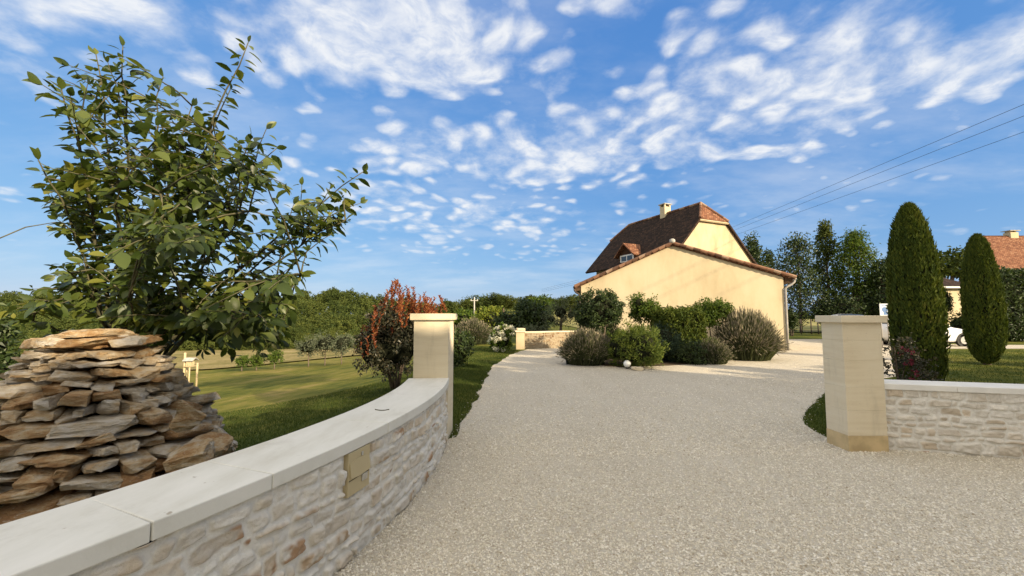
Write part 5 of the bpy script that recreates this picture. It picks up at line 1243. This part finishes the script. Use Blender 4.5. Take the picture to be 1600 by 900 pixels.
while made < 350 and tries < 9000:
    tries += 1
    ck = rng.integers(0, len(clus)); px, py = clus[ck][0] + rng.normal(0, 24), clus[ck][1] + rng.normal(0, 22)
    if not inside(poly, np.array([px]), np.array([py]))[0]: continue
    if py < 200 and rng.random() < 0.4: continue
    tip = P(px, py, clus[ck][2] + rng.normal(0, 0.22)); dd = np.linalg.norm(allp - tip, axis=1); j = np.argsort(dd)[rng.integers(0, 10)]
    base = allp[j]
    if not 0.08 < np.linalg.norm(tip - base) < 1.3: continue
    ext = tip + (tip - base) * 0.15; q = bez(base, ext, rng.uniform(0.02, 0.18), 8); mb.tube(q, np.linspace(0.010, 0.003, 8), 5)
    shoot(q, 0.15, 0.045, 0.132); made += 1
mb.build('trunk', M['twig'], big, smooth=True)
n = len(Ls_P); Pt = np.array(Ls_P); T = unit(np.array(Ls_T)); N = np.array(Ls_N); L = np.array(Ls_L)[:, None]
S = unit(np.cross(N, T)); N = unit(np.cross(T, S)); Wd = L * rng.uniform(0.46, 0.62, (n, 1)); cv = rng.uniform(0.10, 0.34, (n, 1)); fo = rng.uniform(0.12, 0.40, (n, 1))
rows = []
us = [0, .18, .42, .68, .88, 1.0]; ws = [0, .62, 1.0, .86, .42, 0]
for u, w in zip(us, ws):
    c = Pt + T * L * u - N * L * cv * u * u * 1.1
    if w == 0: rows += [c]
    else: rows += [c - S * Wd * w * .5 + N * Wd * w * fo * .5, c, c + S * Wd * w * .5 + N * Wd * w * fo * .5]
V = np.stack(rows, 1).reshape(-1, 3); m = len(rows); i = np.arange(n)[:, None] * m
tri = np.concatenate([i + [0, 2, 1], i + [0, 3, 2], i + [10, 11, m - 1], i + [11, 12, m - 1]], 0)
qd = np.concatenate([i + [a + k, a + k + 1, a + k + 4, a + k + 3] for a in (1, 4, 7) for k in (0, 1)], 0)
npmesh('crown', V, [tri, qd], M['leaf_tree'], big, smooth=True)
print('leaves', n, 'shoots', made)
# bare arching stem at the left edge
br = [P(-60, 398, 3.4), P(0, 372, 3.5), P(40, 355, 3.6), P(88, 347, 3.75)]
tag(MB().tube(br, [0.006, 0.005, 0.005, 0.003], 6).build('bare_branch', M['twig'], big, smooth=True))

# ------------------------------------------------------------------ unseen trees added behind the viewer, heights set so their shade covers the entrance
ux, uy = math.sin(SUN_AZ), -math.cos(SUN_AZ); vx, vy = math.cos(SUN_AZ), math.sin(SUN_AZ)
rng = np.random.default_rng(60)
def row_point(p, v): return (ux * -p + vx * v, uy * -p + vy * v)
words = ['first', 'second', 'third', 'fourth', 'fifth', 'sixth', 'seventh', 'eighth', 'ninth', 'tenth', 'eleventh', 'twelfth', 'thirteenth', 'fourteenth', 'fifteenth', 'sixteenth', 'seventeenth']
for j, v in enumerate(np.r_[np.arange(-16, 11.5, 2.35), [12.6, 15.2, 18.0, 20.8, 24]]):
    reach = float(np.interp(v, [-20, 0.6, 3.2, 6, 8, 9.6, 10.6, 12, 14, 18, 22, 30], [8.9, 8.9, 10.2, 10.2, 10.8, 10.8, 7.6, 3.0, 1.4, -1.0, -3.0, -5])) - 0.2
    x, y = row_point(-16, v); H = (reach + 16) * math.tan(SUN_EL); w = 2.1
    bl = [((x, y, H * 0.30), (w, w * 0.8, H * 0.42)), ((x, y, H * 0.68), (w, w * 0.75, H * 0.32)), ((x + 0.3, y, H * .52), (w * 1.05, w * .8, H * .36))]
    tree('unseen_shade_tree', words[j] + ' dense tree from the left in the unseen row that shades the entrance', 'tree', (x, y, 0), bl, rng, 'leaf_wood', 150, 10, 0.42, 0.32, 0.5, 0.22, 'unseen trees shading the entrance', core=0.90, surf=0.8, limbs=3)

x, y = row_point(-16, 6.7)
tree('tall_roadside_tree', 'tall thin-crowned tree rising above the unseen row of shade trees', 'tree', (x, y, 0), [((x, y, 13.0), (2.3, 1.6, 1.7)), ((x + 0.8, y + 0.7, 13.6), (1.5, 1.3, 1.4))], rng, 'leaf_wood', 130, 11, 0.36, 0.26, 0.42, 0.2, core=None, limbs=4)

# ------------------------------------------------------------------ birdhouse stand on the lawn
M['pale_wood'] = plain('sun_bleached_wood', (0.50, 0.40, 0.24), 0.85, 0.2, var=0.2, scale=14)
D = 21.5
def lp(px, py, d=D): return P(px, py, d)
bq = lp(303, 600); g0 = tz(bq[0], D)
bh = thing('birdhouse_stand', 'pale wooden posts carrying a small roofed bird feeder on the sloping lawn', 'bird feeder', (bq[0], D, g0))
for (px, yt, dd, r) in [(289, 551, D, 0.055), (309, 567, D + 0.5, 0.05), (297, 574, D - 0.4, 0.035), (293, 574, D + 0.3, 0.03)]:
    a = lp(px, 560, dd); MB().tube([(a[0], dd, tz(a[0], dd) - 0.1), (a[0], dd, zpx(yt, dd))], r, 8).build('post', M['pale_wood'], bh, smooth=True)
c = lp(298, 562); rz = zpx(559, D)
MB().hexa([(c[0] - .28, D - .22, rz - .16), (c[0] + .28, D - .22, rz - .16), (c[0] + .28, D - .22, rz - .13), (c[0] - .28, D - .22, rz - .13)], [(c[0] - .28, D, rz - .02), (c[0] + .28, D, rz - .02), (c[0] + .28, D, rz + .01), (c[0] - .28, D, rz + .01)]).build('roof', M['concrete'], bh)
MB().hexa([(c[0] - .28, D + .22, rz - .16), (c[0] + .28, D + .22, rz - .16), (c[0] + .28, D + .22, rz - .13), (c[0] - .28, D + .22, rz - .13)], [(c[0] - .28, D, rz - .02), (c[0] + .28, D, rz - .02), (c[0] + .28, D, rz + .01), (c[0] - .28, D, rz + .01)]).build('roof', M['concrete'], bh)
MB().box((c[0] - .16, D - .12, rz - .42), (c[0] + .12, D + .12, rz - .20)).build('feeder_box', M['pale_wood'], bh, bevel=.01)
MB().box((c[0] - .22, D - .17, rz - .46), (c[0] + .18, D + .17, rz - .425)).build('tray', M['pale_wood'], bh)

# ------------------------------------------------------------------ globe lamp and edging stone by the bed
b = G(980, 577)
gl_ = thing('globe_lamp', 'small white globe lamp at the edge of the house bed', 'lamp', b)
M['opal'] = plain('opal_white_globe', (0.78, 0.78, 0.76), 0.3, 0.5, var=0.03)
r = 0.105
MB().lathe([(r * math.sin(a), r - r * math.cos(a)) for a in np.linspace(0.25, 3.13, 14)], (b[0], b[1], 0.055), 20).build('globe', M['opal'], gl_, smooth=True)
MB().lathe([(0.045, 0), (0.05, 0.02), (0.038, 0.06)], (b[0], b[1], 0), 14).build('base', M['brown_metal'], gl_)
bm = rock(np.random.default_rng(2), (G(995, 579)[0], G(995, 579)[1], 0.06), np.eye(3), np.array([0.19, 0.12, 0.075]), 9)
me = bpy.data.meshes.new('edging_stone'); bm.to_mesh(me); bm.free(); tag(link('edging_stone', me, M['limestone']), 'pale rough stone on the ground beside the globe lamp', 'stone')

# ------------------------------------------------------------------ cars
def paint(name, col):
    m, n, out = new_mat(name); b = pbr(n, out, n.mix(n.smooth(n.noise(n.pos(), 3, 3), .4, .6), col, tuple(c * .94 for c in col)), 0.25, 0.5); b.inputs['Coat Weight'].default_value = 0.6; b.inputs['Coat Roughness'].default_value = 0.05; return m
M['car_white'] = paint('white_car_paint', (0.74, 0.75, 0.76)); M['tyre'] = plain('tyre_rubber', (0.022, 0.022, 0.022), 0.85, 0.2)
M['lamp_red'] = plain('tail_lamp_red', (0.45, 0.03, 0.03), 0.2, 0.5); M['black_trim'] = plain('black_plastic', (0.02, 0.02, 0.02), 0.6, 0.3); M['lamp_clear'] = plain('headlamp_lens', (0.6, 0.62, 0.64), 0.1, 0.6)
def car(label, loc, rot, L, H, Wd, tall=False):
    t = thing('car', label, 'car', (0, 0, 0)); hw = Wd / 2
    # stations along the length: x, underside, waist, roof, plan half width, roof half width
    if not tall: S = [(0, .42, .62, .62, .62, .50), (.04, .28, .74, .76, .84, .60), (.14, .20, .86, .88, .97, .68), (.27, .19, .93, .96, 1, .72), (.33, .19, .95, 1.08, 1, .72), (.43, .19, .96, 1.36, 1, .73), (.52, .19, .97, 1.47, 1, .74), (.66, .19, .98, 1.50, 1, .75), (.80, .19, 1.0, 1.46, 1, .74), (.90, .20, 1.02, 1.30, .98, .70), (.96, .26, .98, 1.08, .93, .66), (.99, .36, .86, .90, .84, .60), (1.0, .45, .66, .66, .70, .52)]
    else: S = [(0, .45, .70, .70, .66, .52), (.04, .30, .88, .90, .88, .62), (.14, .24, 1.0, 1.03, .98, .70), (.25, .23, 1.06, 1.10, 1, .74), (.31, .23, 1.08, 1.26, 1, .75), (.40, .23, 1.09, 1.55, 1, .77), (.48, .23, 1.10, 1.63, 1, .78), (.66, .23, 1.11, 1.65, 1, .79), (.84, .23, 1.12, 1.61, 1, .78), (.93, .24, 1.12, 1.45, .98, .75), (.97, .28, 1.06, 1.14, .95, .70), (.99, .36, .92, .95, .90, .64), (1.0, .48, .72, .72, .80, .56)]
    k = H / (1.65 if tall else 1.50); V = []; nr = 14
    for (x, u, wst, rf, pw, rw) in S:
        X = x * L; a = hw * pw; b = hw * rw * pw
        prof = [(0, u), (a * .86, u), (a * .97, u + .06), (a, (u + wst) / 2), (a * .99, wst - .05), (a * .95, wst)]
        e = max(rf - wst, 0.004); prof += [(a * .95 - (a * .95 - b) * .75, wst + e * .72), (b * .92, wst + e * .95), (0, wst + e)]
        pts = [(p, q) for p, q in prof] + [(-p, q) for p, q in prof[-2:0:-1]]
        V += [(X, p, q * k) for p, q in pts]; nr = len(pts)
    mb = MB(); mb.add(V, [(i * nr + j, i * nr + (j + 1) % nr, (i + 1) * nr + (j + 1) % nr, (i + 1) * nr + j) for i in range(len(S) - 1) for j in range(nr)] + [tuple(range(nr - 1, -1, -1)), tuple((len(S) - 1) * nr + j for j in range(nr))])
    body = mb.build('body', M['car_white'], t, smooth=True); sd = body.modifiers.new('round', 'SUBSURF'); sd.levels = 1; sd.render_levels = 2
    def st(x):
        xs = [s[0] for s in S]; return [np.interp(x, xs, [s[i] for s in S]) for i in range(6)]
    for sgn in (-1, 1):
        rows = []
        for x in np.linspace(.36, .90, 9):
            _, u, wst, rf, pw, rw = st(x); a = hw * pw; b = hw * rw * pw; e = rf - wst
            def sec(f): return (x * L, sgn * ((a * .95 - (a * .95 - b) * .75 * f) + 0.012), (wst + e * .72 * f) * k)
            rows.append((sec(.10), sec(.88)))
        m2 = MB(); m2.add([p for r in rows for p in r], [(i * 2, i * 2 + 2, i * 2 + 3, i * 2 + 1) for i in range(8)]); o = m2.build('side_window', M['glass'], t, smooth=True); sf = o.modifiers.new('th', 'SOLIDIFY'); sf.thickness = 0.02; sf.offset = 0
    for xa, xb in ((.335, .45), (.875, .945)):
        r = []
        for x in np.linspace(xa, xb, 5):
            _, u, wst, rf, pw, rw = st(x); b = hw * rw * pw * .86
            r.append([(x * L, b * f, (rf * k) + 0.014 - 0.05 * abs(f) ** 3) for f in (-1, -.5, 0, .5, 1)])
        m2 = MB(); m2.add([p for q in r for p in q], [(i * 5 + j, i * 5 + j + 1, i * 5 + 5 + j + 1, i * 5 + 5 + j) for i in range(4) for j in range(4)]); o = m2.build('windscreen', M['glass'], t, smooth=True); sf = o.modifiers.new('th', 'SOLIDIFY'); sf.thickness = 0.02; sf.offset = 0
    R = 0.31 if not tall else 0.35
    for wx in (.19, .81):
        for sgn in (-1, 1):
            y0 = sgn * (hw - 0.10)
            wh = MB().lathe([(R - .02, -.105), (R, -.07), (R, .07), (R - .02, .105)], (wx * L, y0, R), 24, 'y').build('wheel', M['tyre'], t, smooth=False)
            MB().lathe([(R * .62, -.112), (R * .66, 0), (R * .62, .112)], (wx * L, y0, R), 20, 'y').build('rim', M['steel'], wh)
            MB().lathe([(R + .055, -.05), (R + .055, .05)], (wx * L, sgn * (hw - 0.045), R + .01), 24, 'y').build('wheel_arch', M['black_trim'], t)
    for sgn in (-1, 1):
        MB().box((L * .955, sgn * hw * .66 - .11, .80 * k), (L * .992, sgn * hw * .66 + .11, .94 * k)).build('tail_lamp', M['lamp_red'], t, bevel=.02)
        MB().box((L * .018, sgn * hw * .55 - .14, .64 * k), (L * .06, sgn * hw * .55 + .14, .76 * k)).build('headlamp', M['lamp_clear'], t, bevel=.02)
        MB().box((L * .375, sgn * (hw + .02) - .07, .98 * k), (L * .41, sgn * (hw + .02) + .07, 1.09 * k)).build('mirror', M['car_white'], t, bevel=.02)
    MB().box((L * .10, -hw * .8, .16), (L * .9, hw * .8, .22)).build('underbody', M['black_trim'], t)
    t.location = loc; t.rotation_euler = (0, 0, rot); return t
xr = P(1501, 540, 21.0)[0]
car('white hatchback parked on the drive between the two cypresses', (xr, 21.0, 0.012), math.pi, 4.05, 1.48, 1.75)
q = P(1335, 495, 24.0)
car('tall white car showing only its roof above the right gate pillar', (q[0] - 0.9, 22.6, 0.012), math.radians(62), 4.3, zpx(490, 24.0), 1.82, tall=True)

# ------------------------------------------------------------------ notice on posts, fence, wires, utility pole
D = 19.2; q = P(1382, 484, D); wd = 15 * D / F; z0, z1 = zpx(493, D), zpx(474.5, D)
M['sign_white'] = plain('printed_sign_face', (0.62, 0.68, 0.74), 0.45, 0.4, var=0.04); M['sign_blue'] = plain('blue_print', (0.07, 0.16, 0.36), 0.45, 0.4, var=0.1)
sg = thing('notice_board', 'small white notice with a blue emblem on a post behind the right gate pillar', 'sign', (q[0], D, 0))
MB().tube([(q[0] - wd * .35, D + .04, -.1), (q[0] - wd * .35, D + .04, z1 - .05)], 0.025, 8).build('post', M['zinc'], sg, smooth=True)
MB().tube([(q[0] + wd * .35, D + .04, -.1), (q[0] + wd * .35, D + .04, z1 - .05)], 0.025, 8).build('post', M['zinc'], sg, smooth=True)
pn = MB().box((q[0] - wd / 2, D - .012, z0), (q[0] + wd / 2, D + .012, z1)).build('panel', M['sign_white'], sg, bevel=.003)
hgt = z1 - z0
V = [(q[0] + .0 + wd * .30 * math.cos(a), D - .016, z0 + hgt * .50 + hgt * .22 * math.sin(a)) for a in np.linspace(0, 2 * math.pi, 20, endpoint=False)]
MB().hexa(V, [(a, D - .0135, c) for a, b_, c in V]).build('emblem', M['sign_blue'], pn)
MB().box((q[0] - wd * .14, D - .0165, z0 + hgt * .06), (q[0] + wd * .30, D - .0135, z0 + hgt * .30)).build('emblem_base', M['sign_blue'], pn)
MB().box((q[0] - wd * .33, D - .0165, z0 + hgt * .80), (q[0] + wd * .28, D - .0135, z0 + hgt * .86)).build('header_line', M['sign_blue'], pn)

M['old_post'] = plain('weathered_fence_wood', (0.09, 0.075, 0.06), 0.9, 0.1)
fc = thing('field_fence', 'thin wooden post and wire fence before the pale field beside the house', 'fence', (P(1262, 520, 33)[0], 33, 0))
xs = [P(v, 520, 33)[0] for v in (1226, 1239, 1252, 1268, 1279, 1291, 1305)]
for x in xs: MB().tube([(x, 33, -.1), (x + rng.normal(0, .03), 33, 1.25)], 0.045, 7).build('post', M['old_post'], fc, smooth=True)
for h in (.35, .7, 1.1): MB().tube([(xs[0], 32.95, h), (xs[-1], 32.95, h)], 0.008, 5).build('wire', M['old_post'], fc)
def field_mat():
    m, n, out = new_mat('dry_pasture'); p = n.pos(); col = n.ramp(n.noise(p, .3, 5, .65), [(.35, (0.16, 0.17, 0.05)), (.5, (0.26, 0.24, 0.09)), (.65, (0.36, 0.31, 0.14))]); pbr(n, out, col, 1, .05); return m
M['field'] = field_mat()
fx, fy = np.linspace(8, 110, 12), np.linspace(36, 140, 12); XX, YY = np.meshgrid(fx, fy, indexing='ij')
tag(npmesh('pasture', np.c_[XX.ravel(), YY.ravel(), terrain(XX, YY).ravel() + 0.06], grid_faces(12, 12), M['field'], smooth=True), kind='structure')

M['wire'] = plain('dark_cable', (0.035, 0.037, 0.042), 0.6, 0.3)
Hh = 10.3
def wire(near_px, far_px, h, label):
    dn, df = ray(*near_px), ray(*far_px); a = np.array([0, 0, EYE]) + dn * (h / dn[2]); b = np.array([0, 0, EYE]) + df * (h / df[2])
    d = (b - a); s = a - d * 0.9; e = b + d * 0.25; n = 24; pts = []
    for t in np.linspace(0, 1, n): p = s + (e - s) * t; pts.append(p)
    tag(MB().tube(pts, 0.012, 5).build('overhead_wire', M['wire'], None, smooth=True), label, 'wire', 'overhead wires to the right of the house')
wire((1600, 163), (1142, 356), Hh, 'highest of the three overhead wires running over the cypresses')
wire((1600, 181), (1144, 361), Hh - 0.25, 'middle of the three overhead wires running over the cypresses')
wire((1600, 206), (1152, 366), Hh - 0.55, 'lowest of the three overhead wires running over the cypresses')
D = 92; q = P(741, 495, D); zt = zpx(466, D); g = tz(q[0], D)
up_ = thing('utility_pole', 'distant grey utility pole with a short crossarm in front of the wooded skyline', 'utility pole', (q[0], D, g))
MB().tube([(q[0], D, g - .2), (q[0], D, zt)], [0.20, 0.13], 8).build('pole', M['concrete'], up_, smooth=True)
MB().box((q[0] - .85, D - .07, zt - .62), (q[0] + .85, D + .07, zt - .46)).build('crossarm', M['concrete'], up_)
for dx in (-.75, 0, .75):
    MB().lathe([(.05, 0), (.08, .06), (.05, .12), (.08, .18), (.04, .25)], (q[0] + dx, D, (zt - .46) if dx else zt), 8).build('insulator', M['white_paint'], up_)
for j, l in enumerate(['highest', 'middle', 'lowest']):
    a = P(846, 452 + j * 2.2, 120); b = P(905, 437 + j * 3.0, 92)
    tag(MB().tube([a, b], 0.018, 4).build('overhead_wire', M['wire'], None), f'{l} faint distant wire left of the farmhouse eave', 'wire', 'faint wires left of the house')
